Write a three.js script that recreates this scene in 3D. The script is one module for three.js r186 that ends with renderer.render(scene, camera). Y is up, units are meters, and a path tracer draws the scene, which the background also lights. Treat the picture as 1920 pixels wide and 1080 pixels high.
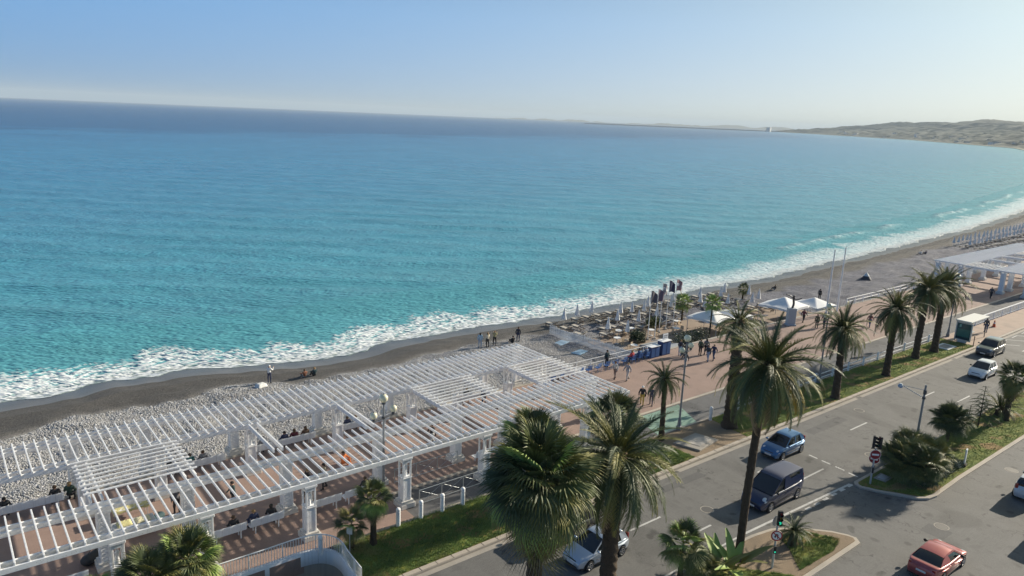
import * as THREE from 'three';
import { mergeGeometries, toCreasedNormals } from 'three/addons/utils/BufferGeometryUtils.js';
import { MarchingCubes } from 'three/addons/objects/MarchingCubes.js';
import { createNoise2D, createNoise3D } from 'simplex-noise';

// ---------------------------------------------------------------- camera
// x runs along the road towards the west, -z points out to sea, y is up; the promenade is y = 0.
const scene = new THREE.Scene();
const EYE = new THREE.Vector3(0, 23, 0), FOCAL = 1375;            // eye on the seventh floor; focal length in photo pixels
const camera = new THREE.PerspectiveCamera(2 * Math.atan(540 / FOCAL) * 180 / Math.PI, 16 / 9, 0.5, 90000);
{
  const head = 39 * Math.PI / 180, pitch = Math.atan(319.2 / FOCAL), roll = Math.atan(0.0422);
  const fwd = new THREE.Vector3(Math.sin(head) * Math.cos(pitch), -Math.sin(pitch), -Math.cos(head) * Math.cos(pitch));
  const r0 = new THREE.Vector3(Math.cos(head), 0, Math.sin(head)), u0 = new THREE.Vector3().crossVectors(r0, fwd);
  const right = r0.clone().multiplyScalar(Math.cos(roll)).addScaledVector(u0, Math.sin(roll));
  const up = u0.clone().multiplyScalar(Math.cos(roll)).addScaledVector(r0, -Math.sin(roll));
  camera.quaternion.setFromRotationMatrix(new THREE.Matrix4().makeBasis(right, up, fwd.clone().negate()));
  camera.position.copy(EYE);
}

// ---------------------------------------------------------------- sky and sun
const SUN_EL = 21.5 * Math.PI / 180, SUN_AZ = 6 * Math.PI / 180;     // azimuth from +x towards the land
const SUN = new THREE.Vector3(Math.cos(SUN_EL) * Math.cos(SUN_AZ), Math.sin(SUN_EL), Math.cos(SUN_EL) * Math.sin(SUN_AZ));
{
  const W = 1024, H = 512, d = new Float32Array(W * H * 4);
  const mix = (a, b, t) => a + (b - a) * t;
  const zen = [0.032, 0.068, 0.15], mid = [0.082, 0.238, 0.485], hor = [0.018, 0.14, 0.315];
  const low = [1, 0.85, 0.38], high = [1, 0.96, 0.42], warm = [1, 0.62, 0.2];          // colour of the light scattered round the sun, near the horizon and above it
  for (let j = 0; j < H; j++) {
    const el = ((j + 0.5) / H - 0.5) * Math.PI, e = Math.max(0, el) * 180 / Math.PI;
    for (let i = 0; i < W; i++) {
      const a = ((i + 0.5) / W - 0.5) * 2 * Math.PI, x = Math.cos(a) * Math.cos(el), y = Math.sin(el), z = Math.sin(a) * Math.cos(el);
      const ang = Math.acos(Math.max(-1, Math.min(1, x * SUN.x + y * SUN.y + z * SUN.z))) * 180 / Math.PI;
      const g0 = 0.68 * Math.exp(-ang * ang / 4356) + 0.35 * Math.exp(-ang / 10), g2 = 0.62 * Math.exp(-ang / 22), g1 = 1.3 * Math.exp(-ang / 18.6), t = 1 - Math.exp(-e / 5.6), o = (j * W + i) * 4;
      for (let k = 0; k < 3; k++) d[o + k] = mix(mix(hor[k], mid[k], 1 - Math.exp(-e / 3)), zen[k], 1 - Math.exp(-Math.max(0, e - 7) / 15)) + mix(g0 * low[k] + g2 * warm[k], g1 * high[k], t);
      d[o + 3] = 1;
    }
  }
  const t = new THREE.DataTexture(d, W, H, THREE.RGBAFormat, THREE.FloatType);
  t.mapping = THREE.EquirectangularReflectionMapping; t.magFilter = THREE.LinearFilter; t.needsUpdate = true;
  scene.background = t; scene.environment = t;
}
const sun = new THREE.DirectionalLight(new THREE.Color(1, 0.9, 0.74), 5);
sun.position.copy(SUN).multiplyScalar(300).add(new THREE.Vector3(60, 0, -40)); sun.target.position.set(60, 0, -40);
sun.castShadow = true; sun.shadow.mapSize.set(4096, 4096);
Object.assign(sun.shadow.camera, { left: -180, right: 180, top: 120, bottom: -120, near: 1, far: 800 });
scene.add(sun, sun.target);
const renderer = new THREE.WebGLRenderer({ antialias: true });
renderer.toneMapping = THREE.LinearToneMapping;
renderer.toneMappingExposure = 1.5;
renderer.shadowMap.enabled = true;
scene.fog = new THREE.FogExp2(new THREE.Color(0.78, 0.9, 1.0), 0.00007);

// ---------------------------------------------------------------- helpers
function rng(s) { return () => { s = (s + 0x6d2b79f5) | 0; let t = Math.imul(s ^ (s >>> 15), 1 | s); t = (t + Math.imul(t ^ (t >>> 7), 61 | t)) ^ t; return ((t ^ (t >>> 14)) >>> 0) / 4294967296; }; }
const n2 = createNoise2D(rng(11)), n3 = createNoise3D(rng(12));
const clamp = (v, a = 0, b = 1) => Math.max(a, Math.min(b, v)), lerp = (a, b, t) => a + (b - a) * t;
const smooth = (a, b, x) => { const t = clamp((x - a) / (b - a)); return t * t * (3 - 2 * t); };
const fbm = (x, y, o = 4) => { let s = 0, a = 0.5, f = 1; for (let i = 0; i < o; i++) { s += a * n2(x * f + i * 17.3, y * f - i * 9.1); a *= 0.5; f *= 2; } return s; };
const lin = (r, g, b) => new THREE.Color().setRGB(r, g, b);
function std(r, g, b, rough = 0.8, o = {}) { return new THREE.MeshStandardMaterial({ color: lin(r, g, b), roughness: rough, ...o }); }
function phy(r, g, b, rough = 0.8, o = {}) { return new THREE.MeshPhysicalMaterial({ color: lin(r, g, b), roughness: rough, ...o }); }
const taken = new Map();
function numbered(n) { const k = taken.get(n) ?? 0; taken.set(n, k + 1); return k ? n + '_' + String(k).padStart(3, '0') : n; }
function shade(o) { o.castShadow = o.receiveShadow = true; return o; }
function mesh(name, geo, m, parent) { const o = shade(new THREE.Mesh(geo, m)); o.name = parent ? name : numbered(name); (parent ?? scene).add(o); return o; }
function tag(o, label, category, group) { o.userData.label = label; o.userData.category = category; if (group) o.userData.group = group; return o; }
function thing(name, label, category, p = [0, 0, 0], turn = 0, group) {
  const o = new THREE.Group(); o.name = numbered(name); o.position.set(...p); o.rotation.y = turn; scene.add(o); return tag(o, label, category, group);
}
function dup(src, label, p, turn = 0, s = 1) { const o = src.clone(); o.name = numbered(src.name.replace(/_\d{3}$/, '')); o.userData = { ...src.userData }; if (label) o.userData.label = label; o.position.set(...p); o.rotation.y = turn; o.scale.setScalar(s); scene.add(o); return o; }
function struct(name, geo, m) { const o = mesh(name, geo, m); o.userData.kind = 'structure'; return o; }
const V = (x, y, z) => new THREE.Vector3(x, y, z);
function box(w, h, d, x = 0, y = 0, z = 0) { return new THREE.BoxGeometry(w, h, d).translate(x, y, z); }
// a box with chamfered edges: 44 triangles
function cbox(w, h, d, x = 0, y = 0, z = 0, c = 0.012) {
  const s = new THREE.Shape(), a = w / 2 - c, b = d / 2 - c, f = c * 0.9;
  s.moveTo(-a, -b - f); s.lineTo(a, -b - f); s.lineTo(a + f, -b); s.lineTo(a + f, b); s.lineTo(a, b + f); s.lineTo(-a, b + f); s.lineTo(-a - f, b); s.lineTo(-a - f, -b); s.closePath();
  return new THREE.ExtrudeGeometry(s, { depth: h - 2 * c, bevelEnabled: true, bevelSize: c * 0.6, bevelThickness: c, bevelOffset: -c * 0.6, bevelSegments: 1, steps: 1 }).translate(0, 0, c).rotateX(-Math.PI / 2).translate(x, y - h / 2, z);
}
const UPV = V(0, 1, 0);
function rod(a, b, r0, r1 = r0, seg = 8) {
  const d = b.clone().sub(a), g = new THREE.CylinderGeometry(r1, r0, d.length(), seg, 1);
  return g.applyQuaternion(new THREE.Quaternion().setFromUnitVectors(UPV, d.normalize())).translate((a.x + b.x) / 2, (a.y + b.y) / 2, (a.z + b.z) / 2);
}
function tube(pts, r, seg = 24, rad = 6) { return new THREE.TubeGeometry(new THREE.CatmullRomCurve3(pts), seg, r, rad, false); }
function join(list) { return mergeGeometries(list.map((g) => { const q = g.index ? g.toNonIndexed() : g; for (const k of Object.keys(q.attributes)) if (!['position', 'normal', 'uv'].includes(k)) q.deleteAttribute(k); return q; })); }
function grid(nx, nz, at) {          // indexed grid: at(i, j) -> { p: [x, y, z], c?: [r, g, b], uv?: [u, v] }
  const P = new Float32Array(nx * nz * 3), Cc = new Float32Array(nx * nz * 3), U = new Float32Array(nx * nz * 2), I = [];
  let col = false;
  for (let j = 0; j < nz; j++) for (let i = 0; i < nx; i++) {
    const k = j * nx + i, v = at(i, j); P.set(v.p, k * 3); if (v.c) { Cc.set(v.c, k * 3); col = true; } U.set(v.uv ?? [v.p[0], v.p[2]], k * 2);
    if (i < nx - 1 && j < nz - 1) I.push(k, k + nx, k + 1, k + 1, k + nx, k + nx + 1);
  }
  const g = new THREE.BufferGeometry(); g.setAttribute('position', new THREE.BufferAttribute(P, 3)); g.setAttribute('uv', new THREE.BufferAttribute(U, 2));
  if (col) g.setAttribute('color', new THREE.BufferAttribute(Cc, 3)); g.setIndex(I); g.computeVertexNormals(); return g;
}
function flat(pts, y, holes = []) {  // polygon [x, z] at height y, uv in metres, facing up
  const s = new THREE.Shape(pts.map(([x, z]) => new THREE.Vector2(x, -z))); for (const h of holes) s.holes.push(new THREE.Path(h.map(([x, z]) => new THREE.Vector2(x, -z))));
  const g = new THREE.ShapeGeometry(s); g.rotateX(-Math.PI / 2).translate(0, y, 0); return g;
}
function slab(pts, y0, y1, bevel = 0.02) { // solid with outline [x, z] between two heights, rounded top edge
  const s = new THREE.Shape(pts.map(([x, z]) => new THREE.Vector2(x, -z)));
  return new THREE.ExtrudeGeometry(s, { depth: y1 - y0 - bevel, bevelEnabled: bevel > 0, bevelSize: bevel, bevelThickness: bevel, bevelOffset: -bevel, bevelSegments: 1 }).rotateX(-Math.PI / 2).translate(0, y0, 0);
}
// textures: tiling noise on a torus so that the repeat has no seam
function tile(n, metres, f, srgb = true) {
  const d = new Uint8Array(n * n * 4);
  for (let j = 0; j < n; j++) for (let i = 0; i < n; i++) { const c = f(i / n, j / n), o = (j * n + i) * 4; for (let k = 0; k < 3; k++) d[o + k] = clamp(typeof c === 'number' ? c : c[k]) * 255; d[o + 3] = 255; }
  const t = new THREE.DataTexture(d, n, n); t.wrapS = t.wrapT = THREE.RepeatWrapping; t.magFilter = THREE.LinearFilter; t.repeat.set(1 / metres, 1 / metres); if (srgb) t.colorSpace = THREE.SRGBColorSpace; t.needsUpdate = true; return t;
}
function tn(u, v, f, seed = 0) {     // tiling noise
  const a = u * 2 * Math.PI, b = v * 2 * Math.PI, r = f / (2 * Math.PI);
  return (n3(Math.cos(a) * r + seed, Math.sin(a) * r, Math.cos(b) * r + seed * 2) + n3(Math.sin(b) * r - seed, Math.cos(b) * r + 5, Math.sin(a) * r)) * 0.5;
}
function cells(u, v, n, seed) {      // tiling Worley: [distance to nearest, to second, id]
  const x = u * n, y = v * n, cx = Math.floor(x), cy = Math.floor(y); let a = 9, b = 9, id = 0;
  for (let j = -1; j < 2; j++) for (let i = -1; i < 2; i++) {
    const gx = ((cx + i) % n + n) % n, gy = ((cy + j) % n + n) % n, h = Math.abs(Math.sin(gx * 127.1 + gy * 311.7 + seed) * 43758.5453) % 1, k = Math.abs(Math.sin(gx * 269.5 + gy * 183.3 + seed) * 43758.5453) % 1;
    const q = Math.hypot(cx + i + 0.1 + 0.8 * h - x, cy + j + 0.1 + 0.8 * k - y); if (q < a) { b = a; a = q; id = (h * 7.31 + k * 3.7) % 1; } else if (q < b) b = q;
  }
  return [a, b, id];
}
// ---------------------------------------------------------------- the setting: sea, beach, promenade, road, far coast
const SEA = -4;
const shoreKnots = [[-400, -78], [-60, -78.5], [3, -77.6], [17, -78.6], [32, -74.4], [48, -76], [64, -74.6], [87, -75.2], [115, -75.2], [161, -78.2], [195, -81.7], [241, -86.3], [316, -96.3], [700, -170], [1300, -330], [2500, -794], [3930, -1724], [5400, -3165]];
function shoreZ(x) {
  let i = 0; while (i < shoreKnots.length - 2 && shoreKnots[i + 1][0] < x) i++;
  const [x0, z0] = shoreKnots[i], [x1, z1] = shoreKnots[i + 1], t = clamp((x - x0) / (x1 - x0)), s = x < 150 ? t * t * (3 - 2 * t) : t;
  return z0 + (z1 - z0) * s + (x < 400 ? 0.5 * n2(x * 0.09, 3.3) + 0.25 * n2(x * 0.31, 8.1) : 0);
}
const shoreBase = (x) => { const z = [-120, -60, 60, 120].map((d) => shoreZ(x + d * 0.5)); return (z[0] + z[1] + z[2] + z[3]) / 4; };
// water colour: milky turquoise over the shingle shelf, blue beyond its edge, navy over the deep canyon
const WATER = [[0, [0.12, 0.37, 0.42]], [14, [0.092, 0.325, 0.385]], [50, [0.082, 0.325, 0.41]], [120, [0.074, 0.285, 0.405]], [260, [0.062, 0.255, 0.41]], [600, [0.038, 0.19, 0.35]], [780, [0.012, 0.09, 0.205]], [2500, [0.005, 0.058, 0.15]], [90000, [0.004, 0.05, 0.14]]];
function waterColor(d, x, z) {
  const w = clamp(d / 60);
  let q = Math.max(0, d * (1 + 0.22 * w * fbm(x / 190, z / 90, 3)) + 9 * w * fbm(x / 33 + 5, z / 14, 2));
  let i = 0; while (i < WATER.length - 2 && WATER[i + 1][0] < q) i++;
  const t = clamp((q - WATER[i][0]) / (WATER[i + 1][0] - WATER[i][0])), a = x * 0.78 + z * 0.63, b = z * 0.78 - x * 0.63, s = 1 + 0.085 * n2(a / 70 + 40, b / 11) + 0.075 * n2(a / 19, b / 3.4) + 0.05 * n2(a / 7, b / 1.3);
  return [0, 1, 2].map((k) => lerp(WATER[i][1][k], WATER[i + 1][1][k], t) * s);
}
const swell = (x, z) => { const a = x * 0.78 + z * 0.63, b = z * 0.78 - x * 0.63; return 0.14 * Math.sin(0.40 * b + 1.8 * n2(a / 45, b / 25)) + 0.08 * Math.sin(0.92 * b + 0.12 * a + 2 * n2(a / 22, b / 12)) + 0.06 * n2(a / 11, b / 2.6) + 0.02 * n2(a / 4 + 9, b / 1.1); };
const rippleBump = tile(1024, 48, (u, v) => {
  let s = 0; for (let k = 0; k < 5; k++) s += [0.14, 0.2, 0.26, 0.24, 0.2][k] * tn(u, v, [7, 15, 31, 63, 120][k], k * 3.1); return 0.5 + 0.75 * s;
}, false);
rippleBump.repeat.set(1 / 95, 1 / 24); rippleBump.rotation = 0.68;
{
  // far and near water in one sheet; rings widen with distance from the shore the picture looks over
  const na = 820, nr = 430, r0 = 55, r1 = 20000;
  const g = grid(na, nr, (i, j) => {
    const a = lerp(-68, 124, i / (na - 1)) * Math.PI / 180, r = r0 * Math.pow(r1 / r0, j / (nr - 1)), x = r * Math.sin(a), z = -r * Math.cos(a);
    const d = shoreZ(x) - z, fade = clamp(1 - r / 900) * smooth(0, 25, d);
    return { p: [x, SEA + swell(x, z) * fade * 1.15 - (d < 0 ? Math.min(1, -d * 0.2) : 0), z], c: waterColor(Math.max(d, 0), x, z) };
  });
  struct('sea', g, phy(1, 1, 1, 0.24, { vertexColors: true, bumpMap: rippleBump, bumpScale: 0.36, ior: 1.33, specularIntensity: 0.85 }));
}
// beach profile: height at distance in from the water's edge
function beachY(x, z) {
  const d = z - shoreZ(x);                                   // > 0 inland
  let y = d < 0 ? SEA + d * 0.13 : d < 6.5 ? SEA + d * 0.155 : d < 9.5 ? SEA + 1.01 + (d - 6.5) * 0.26 : SEA + 1.79 + (d - 9.5) * 0.012;
  y += smooth(8, 14, d) * (0.16 * n2(x / 7, z / 5) + 0.08 * n2(x / 2.4, z / 1.9));
  return y;
}
{
  // the surf: run-up, foam lace and one low breaker
  const xs = []; for (let x = -70; x < 900;) { xs.push(x); x += 0.24 * Math.max(1, Math.hypot(x, 76) / 105); }
  const nd = 150, g = grid(xs.length, nd, (i, j) => {
    const x = xs[i], d = -2.6 + 27 * Math.pow(j / (nd - 1), 1.25), z = shoreZ(x) - d;
    const wob = 2.2 * n2(x / 13, 1.7) + 1.1 * n2(x / 4.3, 7.7), w1 = 6.8 + wob + 2.4 * smooth(60, 200, x) + 1.6 * smooth(25, 2, x);
    const bx = 11.5 + 2.5 * n2(x / 24, 4) * smooth(170, 80, x) + 1.2 * n2(x / 40, 6) + 2.5 * smooth(80, 220, x), bh = Math.max(0.3 * smooth(0.1, 0.6, n2(x / 17, 12) + 0.2) * smooth(140, 90, x), smooth(85, 170, x) * smooth(-0.55, 0.35, n2(x / 38, 12)) * (0.55 + 0.3 * n2(x / 6, 14)));
    const runup = 0.9 * n2(x / 9, 21) + 0.5 * n2(x / 3.1, 2);
    const crest = Math.exp(-Math.pow((d - bx) / 1.5, 2)) * bh;
    const wx = x + 0.5 * n2(x * 0.7, z * 0.7), lace = 1 - Math.abs(n3(wx * 0.62, z * 1.0, 1)) * 1.25 - 0.75 * Math.abs(n3(wx * 1.7, z * 2.5, 4)), fine = n3(x * 2.2, z * 3.0, 8);
    let f = smooth(-2.2 + runup, -1.3 + runup, d) * smooth(w1 + 2.5, w1 - 4.5, d) * 1.12 * (0.42 + 0.72 * lace);
    f = Math.max(f * 1.08 - 0.14, crest * (0.25 + 0.75 * lace), smooth(15 + wob, 6, d) * (lace * 0.8 - 0.3) * smooth(20, 60, x));
    f = smooth(0.30, 0.72, f + 0.22 * fine);
    f = lerp(f, Math.max(0.62 * f, smooth(-2 + runup, -1 + runup, d) * smooth(9.5 + wob, 2, d) * (0.5 + 0.35 * lace), crest * (0.1 + 0.75 * lace)), smooth(55, 120, x));
    f *= smooth(24, 17, d);
    const front = smooth(-2.2 + runup, -1.5 + runup, d);
    const wy = SEA + 0.06 + 0.55 * crest + 0.16 * smooth(0, 6, d) * (0.6 + 0.4 * lace) * smooth(24, 15, d) + 0.1 * f + 0.05 * fine * f;
    const by = beachY(x, z), y = (d < 3 ? Math.max(wy * front + (by - 0.2) * (1 - front), front > 0.5 ? by + 0.03 : by - 0.2) : wy) - 0.9 * smooth(21, 25, d);
    const c = waterColor(Math.max(0, d), x, z), sandy = smooth(1.8, -0.5, d);
    const fo = [0.80, 0.83, 0.84], sd = [0.23, 0.22, 0.20];
    return { p: [x, y, z], c: c.map((v, k) => lerp(lerp(v, sd[k], sandy * 0.75), fo[k], f)) };
  });
  struct('surf_water', g, phy(1, 1, 1, 0.45, { vertexColors: true, bumpMap: rippleBump, bumpScale: 0.3, ior: 1.33, specularIntensity: 0.45 }));
}
const pebbleMap = tile(1024, 4.6, (u, v) => {
  const [a, b, id] = cells(u, v, 64, 3.7), [a2, b2, id2] = cells(u, v, 128, 9.2);
  const e = clamp((b - a) * 3.2), e2 = clamp((b2 - a2) * 3);
  const k = id > 0.45 ? (0.52 + 0.42 * id * (0.75 + 0.25 * id2)) * (0.5 + 0.5 * e) : (0.48 + 0.4 * id2) * (0.5 + 0.5 * e2);
  return [k, k * (0.995 - 0.02 * id2), k * (0.99 - 0.03 * id)];
});
const pebbleBump = tile(1024, 4.6, (u, v) => { const [a, b, id] = cells(u, v, 64, 3.7), [a2, b2] = cells(u, v, 128, 9.2); return id > 0.45 ? 1 - a * 0.9 : 0.35 + 0.4 * clamp((b2 - a2) * 2); }, false);
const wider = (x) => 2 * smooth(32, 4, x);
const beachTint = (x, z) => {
  const d = z - shoreZ(x), wet = smooth(13.0 + wider(x) + 1.4 * n2(x / 11, 30) + 0.7 * n2(x / 2.5, 31), 10.6 + wider(x) + 1.4 * n2(x / 11, 30), d), backlitFines = smooth(42, 75, x + 6 * n2(x / 9, z / 5)), v = 1 + 0.16 * fbm(x / 8, z / 6, 3);
  const dry = [lerp(0.78, 0.31, backlitFines), lerp(0.775, 0.33, backlitFines), lerp(0.76, 0.42, backlitFines)], damp = [0.225, 0.218, 0.208];  // finer shingle westward, with its backlit blue-grey look put into the colour
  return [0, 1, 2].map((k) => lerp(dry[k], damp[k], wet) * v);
};
{
  const xs = []; for (let x = -90; x < 900;) { xs.push(x); x += 0.5 * Math.max(1, Math.hypot(x, 60) / 90); }
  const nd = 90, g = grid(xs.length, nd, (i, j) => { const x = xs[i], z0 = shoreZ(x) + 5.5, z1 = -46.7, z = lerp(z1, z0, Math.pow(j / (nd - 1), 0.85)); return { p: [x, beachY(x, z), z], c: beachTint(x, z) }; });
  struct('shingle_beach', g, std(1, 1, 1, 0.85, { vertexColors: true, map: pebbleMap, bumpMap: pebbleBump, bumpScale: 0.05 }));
  // washed strip: fine wet gravel, smoother and shinier than the dry shingle
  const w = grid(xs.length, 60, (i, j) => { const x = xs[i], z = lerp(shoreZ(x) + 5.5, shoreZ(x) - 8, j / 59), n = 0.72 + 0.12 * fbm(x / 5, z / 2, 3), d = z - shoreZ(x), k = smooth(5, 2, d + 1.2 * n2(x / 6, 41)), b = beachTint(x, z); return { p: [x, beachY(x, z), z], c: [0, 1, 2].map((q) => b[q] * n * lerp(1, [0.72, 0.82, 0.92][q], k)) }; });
  struct('wet_gravel', w, std(1, 1, 1, 0.42, { vertexColors: true, bumpMap: pebbleBump, bumpScale: 0.015 }));
  // loose pebbles lying on it
  const r = rng(5), peb = new THREE.IcosahedronGeometry(1, 1), N = 120000, im = shade(new THREE.InstancedMesh(peb, std(1, 1, 1, 0.8), N)), o = new THREE.Object3D(), c = new THREE.Color();
  let k = 0;
  while (k < N) {
    const x = -8 + 78 * Math.pow(r(), 1.15), z = lerp(-47.2, -70, r()), d = z - shoreZ(x);
    if (d < 11.8 + wider(x) + 1.4 * n2(x / 11, 30) || r() < 0.55 * smooth(40, 62, x)) continue;
    const s = (0.03 + 0.055 * r() * r()) * (1 - 0.35 * smooth(40, 62, x));
    o.position.set(x, beachY(x, z) + s * 0.25, z); o.rotation.set(r() * 0.5, r() * 6.3, r() * 0.5); o.scale.set(s * (1 + 0.5 * r()), s * 0.55, s * (0.8 + 0.3 * r())); o.updateMatrix(); im.setMatrixAt(k, o.matrix);
    const t = 0.3 + 0.32 * r() * r(), wm = 0.96 + 0.08 * r(); im.setColorAt(k, c.setRGB(t, t * 0.99, t * wm)); k++;
  }
  im.name = 'pebbles'; im.userData.kind = 'stuff'; im.userData.label = 'loose grey pebbles lying on the shingle beach'; im.userData.category = 'pebbles'; scene.add(im);
}
// paving, asphalt and kerbs
const grain = (u, v, s) => 0.5 + 0.5 * (0.5 * tn(u, v, 260, s) + 0.3 * tn(u, v, 120, s + 2) + 0.35 * tn(u, v, 12, s + 4));
const pavingMap = tile(1024, 14, (u, v) => { const g = grain(u, v, 1), s = smooth(0.1, 0.6, tn(u, v, 6, 7)) * 0.10, k = 0.86 + 0.16 * (g - 0.5) - s * 0.7; return [k, k * (0.985 + s * 0.1), k * (0.97 + s * 0.2)]; });
const asphaltMap = tile(1024, 17, (u, v) => { const g = grain(u, v, 3), p = smooth(0.15, 0.55, tn(u, v, 5, 12)) * 0.09 + smooth(0.3, 0.6, tn(u, v, 22, 15)) * 0.05; const crack = smooth(0.965, 0.995, 1 - Math.abs(tn(u, v, 7, 81) + 0.25 * tn(u, v, 40, 83))) * smooth(0, 0.35, tn(u, v, 4, 85)), oil = smooth(0.52, 0.75, tn(u, v, 17, 87)) * 0.16; return 0.84 + 0.24 * (g - 0.5) - p - 0.2 * crack - oil; });
const fineBump = tile(512, 2.2, (u, v) => 0.5 + 0.5 * tn(u, v, 160, 21), false);
const pave = std(0.43, 0.31, 0.265, 0.85, { map: pavingMap, bumpMap: fineBump, bumpScale: 0.006 });
const asphalt = std(0.215, 0.21, 0.20, 0.82, { map: asphaltMap, bumpMap: fineBump, bumpScale: 0.008 });
const asphaltDark = std(0.17, 0.17, 0.175, 0.85, { map: asphaltMap, bumpMap: fineBump, bumpScale: 0.008 });
const stone = std(0.62, 0.56, 0.48, 0.8, { map: pavingMap, bumpMap: fineBump, bumpScale: 0.006 });
const concrete = std(0.50, 0.47, 0.42, 0.85, { map: pavingMap, bumpMap: fineBump, bumpScale: 0.006 });
const soil = std(0.40, 0.31, 0.215, 0.95, { map: pavingMap, bumpMap: fineBump, bumpScale: 0.03 });
const paint = std(0.78, 0.77, 0.74, 0.7, { map: asphaltMap });
const LX = -60, RX = 420;
struct('ground', flat([[-3000, 900], [-3000, -40], [7000, -40], [7000, 900]], -6), std(0.3, 0.28, 0.25, 0.95));
struct('promenade', slab([[LX, -36.35], [LX, -46.62], [RX, -46.62], [RX, -36.35]], -1, 0, 0), pave);
struct('promenade', slab([[LX, -33.3], [LX, -36.35], [20.4, -36.35], [20.4, -33.3]], -1, -0.002, 0), pave);
struct('cycle_path', slab([[20.4, -32.75], [20.4, -36.35], [RX, -36.35], [RX, -32.75]], -1, -0.03, 0), asphaltDark);
struct('cycle_path_marking', flat([[41.6, -32.9], [42.6, -36.2], [47.9, -36.2], [46.2, -32.9]], -0.024), std(0.30, 0.47, 0.38, 0.8, { map: asphaltMap }));
struct('road', slab([[LX, 3], [LX, -28.3], [RX, -28.3], [RX, 3]], -1, -0.13, 0), asphalt);
struct('gutter', slab([[LX, -28.28], [LX, -28.62], [RX, -28.62], [RX, -28.28]], -1, -0.122, 0), concrete);
{ // sea wall with a coping and the low step the benches back on to
  struct('sea_wall', slab([[LX, -46.64], [LX, -47.0], [RX, -47.0], [RX, -46.64]], -4, 0.02, 0), concrete);
  const kerb = struct('kerb', slab([[LX, -28.64], [LX, -28.66], [RX, -28.66], [RX, -28.64]], -1, -0.01, 0), stone), k1 = cbox(0.98, 0.3, 0.3, 0, -0.135, 0, 0.02), k2 = cbox(0.98, 0.3, 0.3, 0, -0.14, 0, 0.025), r = rng(8);
  for (let x = 4; x < 112; x++) { const o = mesh('kerb_stone', r() < 0.5 ? k1 : k2, stone, kerb); o.position.set(x + 0.5, 0.005 * r(), -28.82 + 0.012 * (r() - 0.5)); }
  for (const [a, b] of [[LX, 4], [112, RX]]) mesh('kerb_run', slab([[a, -28.67], [a, -28.97], [b, -28.97], [b, -28.67]], -1, 0.01), stone, kerb);
  struct('promenade_edge', slab([[20.4, -36.3], [20.4, -36.56], [RX, -36.56], [RX, -36.3]], -0.5, 0.035), stone);
}
// verge between the road and the cycle path
const grassMap = tile(1024, 11, (u, v) => { const a = 0.5 + 0.5 * tn(u, v, 150, 31), b = 0.5 + 0.5 * tn(u, v, 18, 33), k = 0.34 + 0.26 * a + 0.1 * b, s = smooth(0.22, 0.5, tn(u, v, 5, 35) + 0.25 * tn(u, v, 22, 36)); return [lerp(k * (0.78 + 0.2 * b), 0.62, s), lerp(k, 0.53, s), lerp(k * 0.44, 0.38, s)]; });
const lawn = std(0.85, 0.80, 0.66, 0.95, { map: grassMap, bumpMap: fineBump, bumpScale: 0.05 });
const vergeA = [[15.2, -28.97], [15.2, -33.25], [40.6, -33.0], [40.9, -28.97]], vergeB = [[47.2, -28.97], [47.6, -32.7], [91, -32.7], [91, -28.97]];
struct('lawn', slab(vergeA, -1, 0.03, 0), lawn); struct('lawn', slab(vergeB, -1, 0.03, 0), lawn); struct('lawn', slab([[LX, -28.97], [LX, -33.28], [8.9, -33.28], [8.9, -28.97]], -1, 0.03, 0), lawn);
struct('dirt_path', slab([[40.9, -28.97], [40.6, -32.98], [47.58, -32.72], [47.18, -28.97]], -1, 0.015, 0), soil);
struct('pavement', slab([[91, -28.97], [91, -32.7], [RX, -32.7], [RX, -28.97]], -1, 0.02, 0), std(0.55, 0.42, 0.34, 0.85, { map: pavingMap }));
struct('verge_edging', slab([[15.2, -33.1], [15.2, -33.3], [47.4, -32.9], [91, -32.66], [91, -32.5], [47.4, -32.74]], -0.5, 0.06), stone);
// medians
const medR = [[47.1, -20.55], [46.75, -20.3], [46.65, -19.9], [47.1, -18.9], [47.7, -18.0], [48.4, -16.9], [49.0, -16.5], [49.9, -16.36], [54, -16.45], [66, -16.35], [RX, -16.35], [RX, -20.6], [60, -20.55]];
const medL = [[40.0, -16.55], [40.35, -16.95], [40.25, -17.4], [39.8, -18.2], [39, -19.05], [38, -19.9], [37.0, -20.45], [35.4, -20.72], [34, -20.8], [28, -20.85], [LX, -20.85], [LX, -16.5], [34, -16.5]];
function inset(pts, d) { const n = pts.length, area = pts.reduce((s, p, i) => { const q = pts[(i + 1) % n]; return s + p[0] * q[1] - q[0] * p[1]; }, 0), sg = area > 0 ? 1 : -1; return pts.map((p, i) => { const a = pts[(i + n - 1) % n], b = pts[(i + 1) % n]; let n1 = [-(p[1] - a[1]), p[0] - a[0]], n2_ = [-(b[1] - p[1]), b[0] - p[0]]; const l1 = Math.hypot(...n1), l2 = Math.hypot(...n2_); n1 = n1.map((v) => v / l1); n2_ = n2_.map((v) => v / l2); let m = [n1[0] + n2_[0], n1[1] + n2_[1]]; const l = Math.hypot(...m); m = m.map((v) => v / l); const c = Math.max(0.4, m[0] * n1[0] + m[1] * n1[1]); return [p[0] + sg * m[0] * d / c, p[1] + sg * m[1] * d / c]; }); }
for (const [m, inner] of [[medR, lawn], [medL, soil]]) { struct('kerb', slab(m, -1, 0.0, 0.025), stone); struct('median_ground', slab(inset(m, 0.26), -1, 0.04, 0), inner); }
struct('lawn', slab([[41 - 3.2, -17.0], [39.3, -17.4], [38.2, -19.2], [36.6, -19.7], [35.9, -18.6], [34.5, -17.1]], -0.5, 0.055, 0), lawn);
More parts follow.
